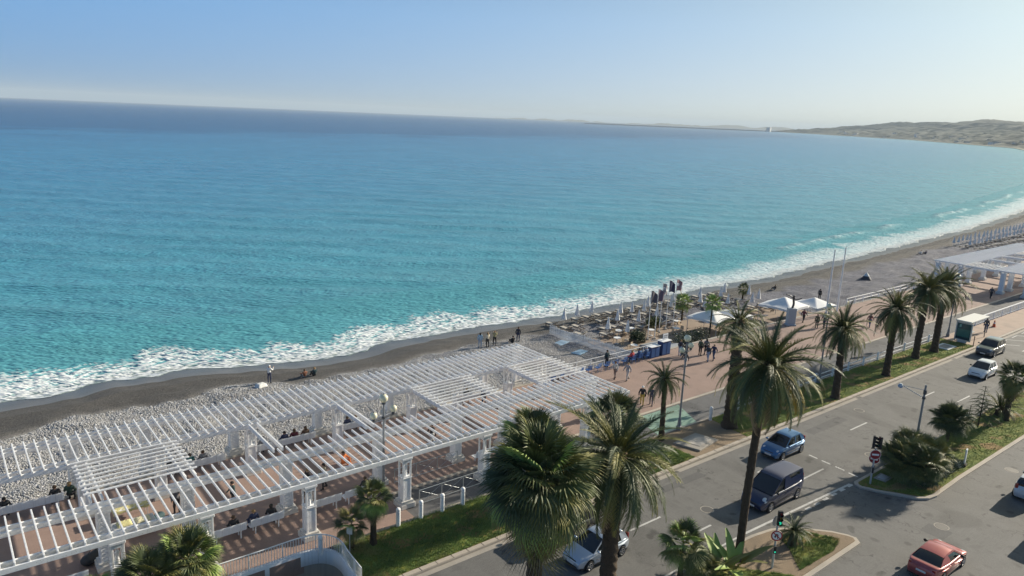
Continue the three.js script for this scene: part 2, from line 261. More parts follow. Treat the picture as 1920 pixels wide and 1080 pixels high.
struct('lawn', slab([[26, -17.2], [26, -19.9], [31.2, -19.6], [32.6, -18.4], [33.8, -17.0]], -0.5, 0.055, 0), lawn);
// painted lines
{
  const dash = (x0, z0, x1, z1, w) => { const dx = x1 - x0, dz = z1 - z0, l = Math.hypot(dx, dz), nx = -dz / l * w / 2, nz = dx / l * w / 2; return flat([[x0 + nx, z0 + nz], [x0 - nx, z0 - nz], [x1 - nx, z1 - nz], [x1 + nx, z1 + nz]], -0.126); };
  const dashes = [];
  for (const [z, ph] of [[-25.2, 4.3], [-22.85, 6.1]]) for (let x = ph; x < 200; x += 12.85) dashes.push(dash(x, z, x + 2.7, z, 0.13));
  const marks = [...dashes, ...[[48.57, -24.31], [48.5, -23.29], [48.42, -22.21], [48.27, -21.17]].map(([x, z]) => dash(x, z - 0.34, x - 0.05, z + 0.34, 0.14)), dash(35.3, -21.12, 46.75, -20.62, 0.16), dash(-40, -21.05, 35.3, -21.12, 0.12)];
  for (let x = 41; x < 46.6; x += 1.05) marks.push(dash(x, -20.52, x + 0.55, -20.49, 0.2));
  const o = struct('road_marking', marks[0], paint);
  for (const g of marks.slice(1)) mesh('painted_line', g, paint, o);
  for (let k = 0; k < 6; k++) mesh('painted_line', dash(95 + k * 1.6, -28.0, 96.6 + k * 1.6, k % 2 ? -28.0 : -26.2, 0.13), paint, o);
}
// repairs, covers and drains let into the asphalt
{
  const patch = std(0.165, 0.163, 0.16, 0.85, { map: asphaltMap }), iron = std(0.12, 0.115, 0.11, 0.6, { metalness: 0.4 });
  for (const [x0, z0, x1, z1] of [[52.2, -27.2, 57.6, -26.4], [66, -24.1, 67.1, -21.4], [33.5, -27.6, 39.5, -27.0], [61, -13.8, 68, -12.9], [44.6, -15.2, 46.0, -13.9], [76, -22.4, 84, -21.7]]) struct('road_patch', flat([[x0, z0], [x0 + 0.1, z1], [x1, z1 + 0.05], [x1 - 0.05, z0 - 0.04]].map(([x, z]) => [x, z]), -0.1265), patch);
  for (const [x, z] of [[52.5, -22.0], [46.2, -14.6], [60.5, -26.9], [35.8, -24.1], [58.8, -14.9]]) { const t = struct('manhole_cover', new THREE.CylinderGeometry(0.36, 0.36, 0.02, 24).translate(x, -0.133, z), iron); mesh('rim', new THREE.RingGeometry(0.37, 0.43, 24).rotateX(-Math.PI / 2).translate(x, -0.1255, z), concrete, t); }
  for (const x of [38, 63.5, 84]) struct('drain', box(0.7, 0.02, 0.26, x, -0.124, -28.42), iron);
}
// far coast: hills behind the bay, the airport's flat spit, faint mountains beyond
{
  const hill = std(0.10, 0.11, 0.085, 0.95, { vertexColors: true });
  const coast = [[900, -180], [1300, -330], [2500, -794], [3930, -1724], [5400, -3165], [5900, -3800]];
  const nx = 420, nz = 60;
  const g = grid(nx, nz, (i, j) => {
    const t = i / (nx - 1) * (coast.length - 1), k = Math.min(coast.length - 2, Math.floor(t)), f = t - k, x0 = lerp(coast[k][0], coast[k + 1][0], f), z0 = lerp(coast[k][1], coast[k + 1][1], f);
    const d = Math.pow(j / (nz - 1), 1.5) * 2600, x = x0 + d * 0.72, z = z0 + d * 0.7, rise = smooth(10, 240, d) * 30 + smooth(200, 1150, d) * (112 + 60 * fbm(x / 900, z / 900, 3));
    const y = SEA + 1 + rise * (0.74 + 0.31 * smooth(0.98, 0.4, i / nx)) + smooth(5, 60, d) * (9 * n2(x / 60, z / 60) + 10 * n2(x / 28, z / 28)) * (0.6 + 0.4 * smooth(0, 400, d));
    const s = d < 16 ? 3.2 : 0.9 + 0.3 * n2(x / 70, z / 40);
    return { p: [x, y, z], c: [s, s, s * 0.95] };
  });
  struct('far_hills', g, hill);
  const spit = []; for (let i = 0; i <= 30; i++) { const t = i / 30; spit.push([lerp(5700, 4900, t), lerp(-3550, -5080, t)]); }
  struct('airport_spit', slab([...spit, ...spit.slice().reverse().map(([x, z]) => [x + 500, z + 60])], SEA, SEA + 8, 0), std(0.22, 0.22, 0.22, 0.9));
  for (const [a0, a1, R, hmax, seed] of [[36.5, 47, 14500, 50, 3], [46.5, 64, 13500, 70, 9]]) {
    const m = grid(160, 8, (i, j) => { const t = i / 159, a = lerp(a0, a1, t) * Math.PI / 180, rr = R + j * 300, h = hmax * Math.sin(Math.PI * t) ** 0.7 * (0.55 + 0.45 * n2(t * 7, seed) + 0.12 * n2(t * 26, seed)); return { p: [rr * Math.sin(a), SEA + Math.max(0, h) * Math.sin(Math.PI * Math.min(1, j / 4) / 2) * (j > 4 ? 1 - (j - 4) / 4 : 1), -rr * Math.cos(a)] }; });
    struct('mountains', m, std(0.11, 0.12, 0.10, 0.95));
  }
}
// ---------------------------------------------------------------- pergolas
const whiteBump = tile(256, 1.2, (u, v) => 0.5 + 0.4 * tn(u, v, 60, 51), false);
const whiteMap = tile(512, 3.1, (u, v) => { const g = 0.5 + 0.5 * tn(u, v, 14, 53), s = smooth(0.35, 0.7, tn(u, v, 40, 55)); return [0.93 + 0.06 * g - 0.13 * s, 0.93 + 0.06 * g - 0.14 * s, 0.93 + 0.06 * g - 0.155 * s]; });
const white = std(0.88, 0.885, 0.89, 0.55, { map: whiteMap, bumpMap: whiteBump, bumpScale: 0.002 });
const plinthMat = std(0.66, 0.64, 0.60, 0.75, { map: whiteMap, bumpMap: whiteBump, bumpScale: 0.004 });
const plinthGeo = join([cbox(0.98, 0.30, 0.98, 0, 0.15, 0, 0.02), cbox(0.82, 0.14, 0.82, 0, 0.37, 0, 0.02)]);
const capGeo = join([cbox(0.60, 0.07, 0.60, 0, 3.035, 0, 0.01), cbox(0.70, 0.13, 0.70, 0, 3.135, 0, 0.015)]);
const solidShaft = (() => { const l = [box(0.50, 2.56, 0.50, 0, 1.72, 0)]; for (let i = 0; i < 22; i++) l.push(cbox(0.545, 0.085, 0.545, 0, 0.55 + i * 0.113, 0, 0.014)); for (const a of [-1, 1]) for (const b of [-1, 1]) l.push(cbox(0.09, 2.56, 0.09, a * 0.25, 1.72, b * 0.25, 0.012)); return join(l); })();
const lanternShaft = (() => { const l = [cbox(0.50, 1.42, 0.50, 0, 1.15, 0, 0.015)]; for (const a of [-1, 1]) { l.push(box(0.30, 1.1, 0.02, 0, 1.15, a * 0.258), box(0.02, 1.1, 0.30, a * 0.258, 1.15, 0)); for (const b of [-1, 1]) l.push(cbox(0.10, 2.56, 0.10, a * 0.24, 1.72, b * 0.24, 0.012)); } l.push(cbox(0.62, 0.07, 0.62, 0, 1.9, 0, 0.012)); return join(l); })();
const lanternFrame = (() => { const l = []; for (const a of [-1, 1]) { l.push(box(0.40, 0.10, 0.07, 0, 2.92, a * 0.25), box(0.07, 0.10, 0.40, a * 0.25, 2.92, 0)); } l.push(new THREE.CylinderGeometry(0.09, 0.11, 0.55, 10).translate(0, 2.2, 0), new THREE.SphereGeometry(0.12, 10, 8).translate(0, 2.52, 0), box(0.05, 0.4, 0.05, 0, 2.72, 0), box(0.44, 0.05, 0.05, 0, 2.92, 0)); return join(l); })();
const RAFT = {}; const rafter = (len, h = 0.14) => RAFT[len + '/' + h] ??= cbox(0.075, h, len, 0, 0, 0, 0.012);
const beamGeo = {}; const beam = (len) => beamGeo[len] ??= cbox(len, 0.26, 0.11, 0, 0, 0, 0.012);
function column(parent, kind, x, z) {
  const c = new THREE.Group(); c.name = kind ? 'lantern_column' : 'louvred_column'; c.position.set(x, 0, z); parent.add(c);
  mesh('plinth', plinthGeo, plinthMat, c); mesh('shaft', kind ? lanternShaft : solidShaft, white, c); mesh('capital', capGeo, white, c); if (kind) mesh('lantern', lanternFrame, white, c);
}
function pergola(label, x0, x1, cols, links, bays, step, phase) {
  const g = thing('pergola', label, 'pergola', [0, 0, 0], 0), r = rng(77), L = x1 - x0;
  for (const [za, zb, kind] of [[-34.85, -38.1, 0], [-43.95, -47.35, 1]]) {
    for (const zc of [za, zb]) for (const s of [-1, 1]) { const b = mesh('beam', beam(L - 0.1), white, g); b.position.set((x0 + x1) / 2, 3.33, zc + s * 0.27); }
    const len = kind ? 4.5 : 4.62, zm = kind ? -45.72 : -36.88;
    for (let x = x0 + phase; x < x1; x += step) { const b = mesh('rafter', rafter(len), white, g); b.position.set(x + 0.012 * (r() - 0.5), 3.527, zm + 0.03 * (r() - 0.5)); b.rotation.y = 0.006 * (r() - 0.5); }
  }
  for (const x of cols) for (const [z, k] of [[-34.85, 1], [-38.1, 0], [-43.95, 1], [-47.35, 0]]) column(g, k, x, z);
  for (const x of links) for (const s of [-1, 1]) { const b = mesh('link_beam', beam(4.2), white, g); b.rotation.y = Math.PI / 2; b.position.set(x + s * 0.26, 3.48, -41.25); }
  for (const [a, b] of bays) {
    for (const x of [a + 0.5, b - 0.5]) for (const s of [-1, 1]) { const o = mesh('bay_beam', beam(4.6), white, g); o.rotation.y = Math.PI / 2; o.position.set(x + s * 0.26, 3.36, -41.05); }
    for (let z = -43.35; z < -38.9; z += 0.5) { const o = mesh('bay_rafter', rafter(+(b - a).toFixed(2), 0.09), white, g); o.rotation.y = Math.PI / 2; o.position.set((a + b) / 2, 3.58, z); }
  }
  return g;
}
pergola('long white timber pergola behind the shingle, lamp with three globes at its side', -4.2, 39.8, [-1, 5.2, 9.2, 14.6, 20.6, 26.5, 30.6, 35.6, 39.2], [14.6, 20.6], [[4.6, 10.1], [26.0, 31.4], [34.9, 39.8]], 0.53, 0.2);
pergola('distant white timber pergola beyond the row of palms and bus shelter', 125.6, 163, [126.2, 129.8, 136, 142, 148, 152, 158, 162.4], [136, 142], [[125.6, 130.6], [147.4, 152.6], [157.4, 163]], 0.46, 0.1);
// ---------------------------------------------------------------- palms and planting
const leafMat = (r, g, b) => std(r, g, b, 0.62, { side: THREE.DoubleSide });
const LEAF = { green: leafMat(0.108, 0.13, 0.036), deep: leafMat(0.058, 0.08, 0.028), olive: leafMat(0.23, 0.215, 0.055), gold: leafMat(0.42, 0.33, 0.08), dry: leafMat(0.34, 0.25, 0.15), lime: leafMat(0.26, 0.36, 0.08) };
const barkMap = tile(512, 1.6, (u, v) => { const a = 0.5 + 0.5 * tn(u, v, 30, 61), b = 0.5 + 0.5 * tn(u, v, 90, 63), k = 0.5 + 0.3 * a + 0.22 * b; return [k, k * 0.96, k * 0.9]; });
const bark = std(0.13, 0.10, 0.072, 0.95, { map: barkMap, bumpMap: barkMap, bumpScale: 0.05 });
const boot = std(0.23, 0.165, 0.10, 0.95, { map: barkMap, bumpMap: barkMap, bumpScale: 0.06 });
const stalk = std(0.50, 0.25, 0.05, 0.7);
function soup(tris, mat) { const g = new THREE.BufferGeometry(); g.setAttribute('position', new THREE.Float32BufferAttribute(tris, 3)); g.setAttribute('uv', new THREE.Float32BufferAttribute(new Float32Array(tris.length / 3 * 2), 2)); g.computeVertexNormals(); return g; }
const put = (o, ...vs) => { for (const v of vs) o.push(v.x, v.y, v.z); };
// feather leaf: rachis with folded leaflets, base at the origin, leaving along +x
function feather(L, droop, lift, seed, n = 52, lmax = 0.46, wid = 0.042) {
  const o = [], r = rng(seed), P = [], T = []; let p = V(0, 0, 0); const N = 26, bend = 0.12 * (r() - 0.5);
  for (let i = 0; i <= N; i++) { const t = i / N, th = -droop * Math.pow(t, 1.35); P.push(p.clone()); const d = V(Math.cos(th), Math.sin(th), bend * t); T.push(d.clone().normalize()); p = p.clone().addScaledVector(d, L / N); }
  const at = (t) => { const k = Math.min(N - 1, Math.floor(t * N)), f = t * N - k; return [P[k].clone().lerp(P[k + 1], f), T[k].clone().lerp(T[k + 1], f).normalize()]; };
  for (let i = 0; i < N; i++) { const w0 = lerp(0.045, 0.006, i / N), w1 = lerp(0.045, 0.006, (i + 1) / N), a = P[i], b = P[i + 1], z = V(0, 0, 1), u = V(0, 0.6, 0); const q = (c, w, s, k) => c.clone().addScaledVector(z, s * w).addScaledVector(u, k * w); put(o, q(a, w0, -1, 0), q(b, w1, -1, 0), q(a, w0, 0, 1), q(a, w0, 0, 1), q(b, w1, -1, 0), q(b, w1, 0, 1), q(a, w0, 0, 1), q(b, w1, 0, 1), q(a, w0, 1, 0), q(a, w0, 1, 0), q(b, w1, 0, 1), q(b, w1, 1, 0)); }
  for (let i = 0; i < n; i++) for (const s of [-1, 1]) {
    const t = 0.13 + 0.86 * (i + 0.5 * r()) / n, [c, d] = at(t), a = lerp(1.15, 0.42, t) + 0.26 * (r() - 0.5), v = lift + 0.6 * (r() - 0.5), len = lmax * (0.32 + 0.68 * Math.sin(Math.PI * Math.min(1, t * 0.98 + 0.06))) * (0.85 + 0.3 * r());
    const up = V(-d.y, d.x, 0), side = V(0, 0, s * Math.cos(v)).addScaledVector(up, Math.sin(v)), dir = d.clone().multiplyScalar(Math.cos(a)).addScaledVector(side, Math.sin(a)).normalize(), wv = d.clone().multiplyScalar(wid * 0.5);
    const m = c.clone().addScaledVector(dir, len * 0.5), tip = c.clone().addScaledVector(dir, len * 0.97).add(V(0, -len * (0.12 + 0.16 * r()), 0));
    const b0 = c.clone().addScaledVector(wv, -0.6), b1 = c.clone().addScaledVector(wv, 0.6), m0 = m.clone().sub(wv), m1 = m.clone().add(wv);
    put(o, b0, b1, m0, m0, b1, m1, m0, m1, tip);
  }
  return soup(o);
}
// fan leaf: stalk, pleated blade of split segments with drooping tips
function fan(stem, R, spread, sag, seed, n = 34) {
  const o = [], r = rng(seed), h = V(stem, -0.06 * stem, 0);
  for (const [a, b] of [[-1, 1]]) put(o, V(0, 0, -0.025), V(0, 0, 0.025), h.clone().add(V(0, 0, 0.012)), V(0, 0, -0.025), h.clone().add(V(0, 0, 0.012)), h.clone().add(V(0, 0, -0.012)), V(0, 0.02, 0), V(0, 0, 0.025), h, V(0, 0.02, 0), h, V(0, 0, -0.025));
  for (let i = 0; i < n; i++) {
    const f = (i + 0.5) / n * 2 - 1, a = f * spread, l = R * (0.72 + 0.28 * Math.cos(f * 1.4)) * (0.9 + 0.2 * r()), w = spread / n * 0.95;
    const pt = (rr, da, dy) => h.clone().add(V(Math.cos(a + da) * rr, dy - sag * rr * rr * 0.55 / R, Math.sin(a + da) * rr));
    const m0 = pt(l * 0.52, -w, 0.03 * R * (i % 2 ? 1 : -1)), m1 = pt(l * 0.52, w, 0.03 * R * (i % 2 ? -1 : 1)), k0 = pt(l * 0.8, -w * 0.35, -0.03 * r()), k1 = pt(l * 0.8, w * 0.35, -0.03 * r()), tip = pt(l, 0.05 * (r() - 0.5), -R * (0.07 + 0.22 * sag * r()));
    put(o, h, m0, m1, m0, k0, m1, m1, k0, k1, k0, tip, k1);
  }
  return soup(o);
}
function trunkGeo(H, r0, r1, seed, lean = [0, 0], rough = 0.09, flare = 0.35) {
  const ns = 18, nh = Math.max(12, Math.round(H * 9));
  return grid(ns + 1, nh + 1, (i, j) => { const t = j / nh, a = -(i % ns) / ns * Math.PI * 2, y = t * H, R = lerp(r0, r1, t) * (1 + flare * Math.exp(-y * 2.4)) * (1 + rough * Math.sin(y * 14 + 2 * Math.sin(a * 3 + seed)) + rough * 0.8 * n3(Math.cos(a) * 2 + seed, y * 2.2, Math.sin(a) * 2)); return { p: [Math.cos(a) * R + lean[0] * t * t, y, Math.sin(a) * R + lean[1] * t * t], uv: [(i / ns) * Math.PI * 2 * r0, y] }; });
}
const FEATHER = [feather(1, 0.6, 0.55, 1, 74, 0.165, 0.0105), feather(1, 1.1, 0.42, 2, 74, 0.175, 0.0105), feather(1, 1.6, 0.15, 3, 74, 0.175, 0.0105), feather(1, 1.15, -0.2, 4, 68, 0.165, 0.010), feather(1, 0.9, 0.5, 5, 74, 0.165, 0.0105), feather(1, 1.3, 0.3, 6, 74, 0.17, 0.0105)];
const FAN = [fan(0.9, 0.85, 2.1, 0.25, 1), fan(1.0, 0.9, 2.2, 0.6, 2), fan(0.85, 0.95, 2.0, 1.1, 3), fan(0.9, 0.9, 1.8, 1.6, 4)];
function leafOn(parent, geo, m, az, pitch, roll, s, p) { const o = mesh(geo.userData.kind ?? 'frond', geo, m, parent); o.rotation.set(0, az, pitch, 'YZX'); o.rotateX(roll); o.scale.setScalar(s); o.position.set(...p); return o; }
// date palm
function datePalm(label, x, z, H, o = {}) {
  const { L = 2.9, n = 54, r0 = 0.26, r1 = 0.22, lean = [0, 0], seed = 1, tint = 0, low = -1.05, boots = 0.34, fruit = 0, y0 = 0.02, wind = 0 } = o;
  const t = thing('date_palm', label, 'palm tree', [x, y0, z]), r = rng(seed * 71 + 5);
  mesh('trunk', trunkGeo(H, r0, r1, seed, lean), bark, t);
  const c = new THREE.Group(); c.name = 'crown'; c.position.set(lean[0], H, lean[1]); t.add(c);
  mesh('leaf_bases', new THREE.SphereGeometry(boots, 14, 10).scale(1, 1.5, 1).translate(0, 0.02, 0), boot, c);
  for (let i = 0; i < n; i++) {
    const f = (i + 0.5) / n, pitch = lerp(1.45, low, Math.pow(f, 0.85)) + 0.16 * (r() - 0.5), az = i * 2.39996 + 0.35 * (r() - 0.5);
    const old = f > 0.86, g = pitch > 0.9 ? FEATHER[r() < 0.5 ? 0 : 4] : pitch > 0.35 ? FEATHER[r() < 0.5 ? 1 : 5] : pitch > -0.35 ? FEATHER[2] : FEATHER[3];
    const q = r() + tint * (f - 0.25), m = old && q > 0.55 ? LEAF.dry : q > 1.0 ? LEAF.gold : q > 0.72 ? LEAF.olive : q > 0.3 ? LEAF.green : LEAF.deep;
    leafOn(c, g, m, az, pitch, 0.5 * (r() - 0.5), L * (0.8 + 0.3 * r()) * (f < 0.12 ? 0.75 : 1), [0.16 * Math.cos(az), 0.28 * (1 - f) + 0.05, -0.16 * Math.sin(az)]);
  }
  for (let i = 0; i < fruit; i++) { const a = 0.6 + i * 1.7; mesh('flower_stalk', feather(0.9, 1.4, 0.1, 60 + i, 18, 0.3, 0.02).rotateZ(0.5).rotateY(a), stalk, c); }
  return t;
}
function fanPalm(label, x, z, H, o = {}) {
  const { s = 1, n = 60, r0 = 0.26, r1 = 0.2, seed = 1, skirt = 0, tint = 0, lean = [0, 0], y0 = 0.02, low = -0.75, name = 'fan_palm' } = o;
  const t = thing(name, label, 'palm tree', [x, y0, z]), r = rng(seed * 37 + 9);
  mesh('trunk', trunkGeo(H, r0, r1, seed, lean, 0.06), bark, t);
  const c = new THREE.Group(); c.name = 'crown'; c.position.set(lean[0], H, lean[1]); t.add(c);
  for (let i = 0; i < n + skirt; i++) {
    const sk = i >= n, f = (i + 0.5) / n, pitch = sk ? -1.15 - 0.35 * r() : lerp(1.4, low, Math.pow(f, 0.9)) + 0.2 * (r() - 0.5), az = i * 2.39996 + 0.4 * (r() - 0.5), q = r() + tint;
    const g = sk ? FAN[3] : pitch > 0.7 ? FAN[0] : pitch > 0 ? FAN[1] : pitch > -0.5 ? FAN[2] : FAN[3];
    const m = sk ? (q > 0.55 ? LEAF.dry : LEAF.olive) : q > 0.93 ? LEAF.lime : q > 0.7 ? LEAF.olive : q > 0.3 ? LEAF.green : LEAF.deep;
    leafOn(c, g, m, az, pitch, 0.7 * (r() - 0.5), s * (0.85 + 0.3 * r()), [0, sk ? -0.1 - 0.6 * r() * s : 0.25 * s * (1 - f), 0]);
  }
  return t;
}
// the verge, from the near end
fanPalm('big shaggy fan palm with drooping dry skirt on the median', 17.75, -19.7, 8.9, { s: 1.32, n: 92, r0: 0.36, r1: 0.3, seed: 3, skirt: 26, tint: -0.02 });
datePalm('dark date palm with long drooping fronds beside the shaggy fan palm', 22.2, -19.7, 8.7, { L: 3.5, n: 84, r0: 0.38, r1: 0.34, seed: 5, low: -1.25, boots: 0.5, fruit: 2 });
fanPalm('green fan palm whose crown rises behind the dark date palm', 33.2, -29.95, 4.4, { s: 1.02, n: 64, seed: 7, r0: 0.24, r1: 0.2 });
fanPalm('leafy fan palm on the verge, mostly hidden behind the shaggy one', 26.4, -30.1, 4.6, { s: 1.05, n: 64, seed: 8, r0: 0.24, r1: 0.2 });
datePalm('tall slender date palm with golden frond tips on the bare soil median', 32.6, -19.65, 10.9, { L: 3.5, n: 96, r0: 0.21, r1: 0.2, lean: [0.35, 0.1], seed: 9, tint: 0.55, boots: 0.42, fruit: 4, low: -1.2, y0: 0.03 });
datePalm('thick trunked palm with small crown beside the dirt path', 47.6, -30.9, 8.2, { L: 2.4, n: 56, r0: 0.5, r1: 0.36, seed: 11, low: -1.2, boots: 0.45, lean: [0.2, -0.3] });
datePalm('small slim palm beside the green painted crossing', 41.1, -32.3, 4.5, { L: 1.8, n: 44, r0: 0.2, r1: 0.17, seed: 13, low: -0.9, boots: 0.24, lean: [0.15, -0.3] });
datePalm('date palm on the lawn next to the dirt path, first of the row', 61.1, -29.4, 6.1, { L: 3.1, n: 66, r0: 0.32, r1: 0.27, seed: 15, lean: [0.2, -0.3], low: -0.8 });
datePalm('date palm on the lawn, second in the row from the dirt path', 71.5, -29.8, 6.5, { L: 3.2, n: 72, r0: 0.32, r1: 0.28, seed: 17, low: -1.1 });
datePalm('date palm on the lawn, third in the row from the dirt path', 80, -30.7, 7.2, { L: 3.3, n: 74, r0: 0.33, r1: 0.29, seed: 19, low: -0.9, lean: [0.3, 0] });
datePalm('date palm on the lawn beside the bus shelter, last of the row', 84.4, -30.6, 7.0, { L: 3.4, n: 80, r0: 0.34, r1: 0.3, seed: 21, low: -0.9, lean: [0.5, -0.2] });
fanPalm('fan palm with dark crown over a trunk hung with dead leaves on the grassy median', 68.8, -18.6, 3.7, { s: 0.85, n: 34, seed: 23, skirt: 12, r0: 0.22, r1: 0.2 });
datePalm('short bushy palm spreading at the foot of the median fan palm', 69.5, -19.3, 0.5, { L: 2.0, n: 30, seed: 25, low: -0.1, boots: 0.3, r0: 0.3, r1: 0.3 });
fanPalm('small fan palm with upright trunk on the lawn by the bollards', 17.1, -32.2, 2.7, { s: 0.62, n: 34, seed: 27, tint: 0.12, skirt: 6, r0: 0.16, r1: 0.15 });
fanPalm('low fan palm leaning beside the small sign on the lawn', 16.0, -32.6, 1.3, { s: 0.6, n: 22, seed: 29, r0: 0.14, r1: 0.12 });
fanPalm('bushy fan palm in front of the pergola beside the ramp railing', 7.6, -31.9, 2.6, { s: 0.9, n: 60, seed: 31, tint: 0.08, r0: 0.2, r1: 0.18 });
fanPalm('dark green fan palm in front of the louvred columns', 5.9, -31.6, 2.5, { s: 0.85, n: 52, seed: 33, tint: -0.2, r0: 0.2, r1: 0.18 });
fanPalm('yellowish young fan palm at the foot of the pergola columns', 3.8, -32.4, 2.2, { s: 0.55, n: 32, seed: 35, tint: 0.45, r0: 0.13, r1: 0.11 });
fanPalm('young fan palm under the drooping date palm fronds on the median', 28.4, -20.3, 2.0, { s: 0.8, n: 30, seed: 37, tint: 0.2, r0: 0.13, r1: 0.11 });
// low clumps on the medians
function clump(label, x, z, stems, o = {}) {
  const { s = 0.7, n = 22, seed = 1, tint = 0, rad = 0.9, h = 0.9, name = 'dwarf_fan_palm' } = o, t = thing(name, label, 'shrub', [x, 0.03, z]), r = rng(seed * 91);
  for (let k = 0; k < stems; k++) {
    const a = k * 2.4 + r(), d = rad * Math.sqrt((k + 0.2) / stems), hh = h * (0.6 + 0.7 * r()), px = d * Math.cos(a), pz = d * Math.sin(a), c = new THREE.Group(); c.name = 'leaf_rosette'; c.position.set(px, hh, pz); t.add(c);
    mesh('stem', rod(V(px * 0.5, 0, pz * 0.5), V(px, hh, pz), 0.1, 0.09, 7), bark, t);
    for (let i = 0; i < n; i++) { const f = (i + 0.5) / n, q = r() + tint; leafOn(c, FAN[f < 0.4 ? 0 : f < 0.8 ? 1 : 2], q > 0.8 ? LEAF.olive : q > 0.35 ? LEAF.green : LEAF.deep, i * 2.4 + r(), lerp(1.4, -0.35, f), 0.8 * (r() - 0.5), s * (0.8 + 0.4 * r()), [0, 0, 0]); }
  }
  return t;
}
clump('large rounded clump of dwarf fan palms behind the no entry signs', 50.8, -18.4, 8, { s: 0.85, n: 26, seed: 3, rad: 1.05, h: 1.25 });
clump('clump of fan palm shoots with paler tips behind the large rounded clump', 53.2, -19.0, 5, { s: 0.75, n: 24, seed: 4, rad: 1.0, h: 1.3, tint: 0.25 });
clump('single tufted dwarf palm on the median beside the lane dashes', 59.6, -19.6, 3, { s: 0.8, n: 30, seed: 5, rad: 0.35, h: 1.5, tint: -0.1 });
clump('small spiky fan palm clump under the young fan palm', 30.0, -20.0, 3, { s: 0.5, n: 20, seed: 8, rad: 0.4, h: 0.5, tint: 0.3 });
{ // cycad by the near traffic light
  const t = thing('cycad', 'feathery cycad on the tip of the soil median', 'shrub', [36.4, 0.05, -18.7]), r = rng(44); mesh('trunk', trunkGeo(0.8, 0.2, 0.18, 4), bark, t);
  for (let i = 0; i < 34; i++) { const f = (i + 0.5) / 34; leafOn(t, FEATHER[f < 0.5 ? 1 : 2], r() < 0.5 ? LEAF.green : LEAF.deep, i * 2.4, lerp(1.2, -0.2, f), 0.3 * (r() - 0.5), 1.25, [0, 0.8, 0]); }
}
// broad-leaved plants: paddle leaves
const paddle = (L, W, sag) => { const g = grid(9, 12, (i, j) => { const u = (i / 8 - 0.5) * 2, t = j / 11, w = W * Math.pow(Math.sin(Math.PI * Math.min(0.98, 0.16 + 0.84 * t)), 0.6) * (t < 0.28 ? t / 0.28 * 0.25 + 0.02 : 1); return { p: [L * t, -sag * t * t * L + Math.abs(u) * 0.25 * w * 0.5, u * w * 0.5] }; }); return g; };
{
  const P = [paddle(1.7, 0.42, 0.25), paddle(1.4, 0.36, 0.6)];
  for (const [x, z, lab, n, tall] of [[30.7, -19.55, 'lime green broad leaved plant between the young palm and the slender trunk', 11, 1], [31.3, -19.1, 'upright banana like plant with torn leaves beside the slender palm trunk', 8, 1.25]]) {
    const t = thing('broad_leaved_plant', lab, 'plant', [x, 0.04, z]), r = rng(x * 10);
    for (let i = 0; i < n; i++) leafOn(t, P[i % 2], r() < 0.6 ? LEAF.lime : LEAF.olive, i * 2.4 + r(), 1.35 - 0.75 * r(), 0.5 * (r() - 0.5), tall * (0.8 + 0.4 * r()), [0, 0.05, 0]);
  }
}
// tiered conifer on the far median
for (const [x, z, h, lab, sd] of [[65.2, -19.4, 3.5, 'open tiered conifer with thin trunk on the grassy median', 1], [63.0, -19.5, 2.3, 'low drooping conifer beside the taller tiered one', 2]]) {
  const t = thing('conifer', lab, 'tree', [x, 0.03, z]), r = rng(sd * 13); mesh('trunk', rod(V(0, 0, 0), V(0.05, h, 0), 0.06, 0.02, 7), bark, t);
  const c = new THREE.Group(); c.name = 'crown'; t.add(c);
  for (let k = 0; k < 8; k++) { const y = h * (0.25 + 0.72 * k / 7), m = k < 6 ? 6 : 4, l = lerp(1.35, 0.4, k / 7) * (h / 3.2); for (let i = 0; i < m; i++) { const o = leafOn(c, FEATHER[3], r() < 0.5 ? LEAF.deep : LEAF.green, i / m * 6.28 + k, 0.2 + 0.2 * r(), 0, l * (0.75 + 0.5 * r()), [0, y, 0]); o.name = 'branch'; } }
}
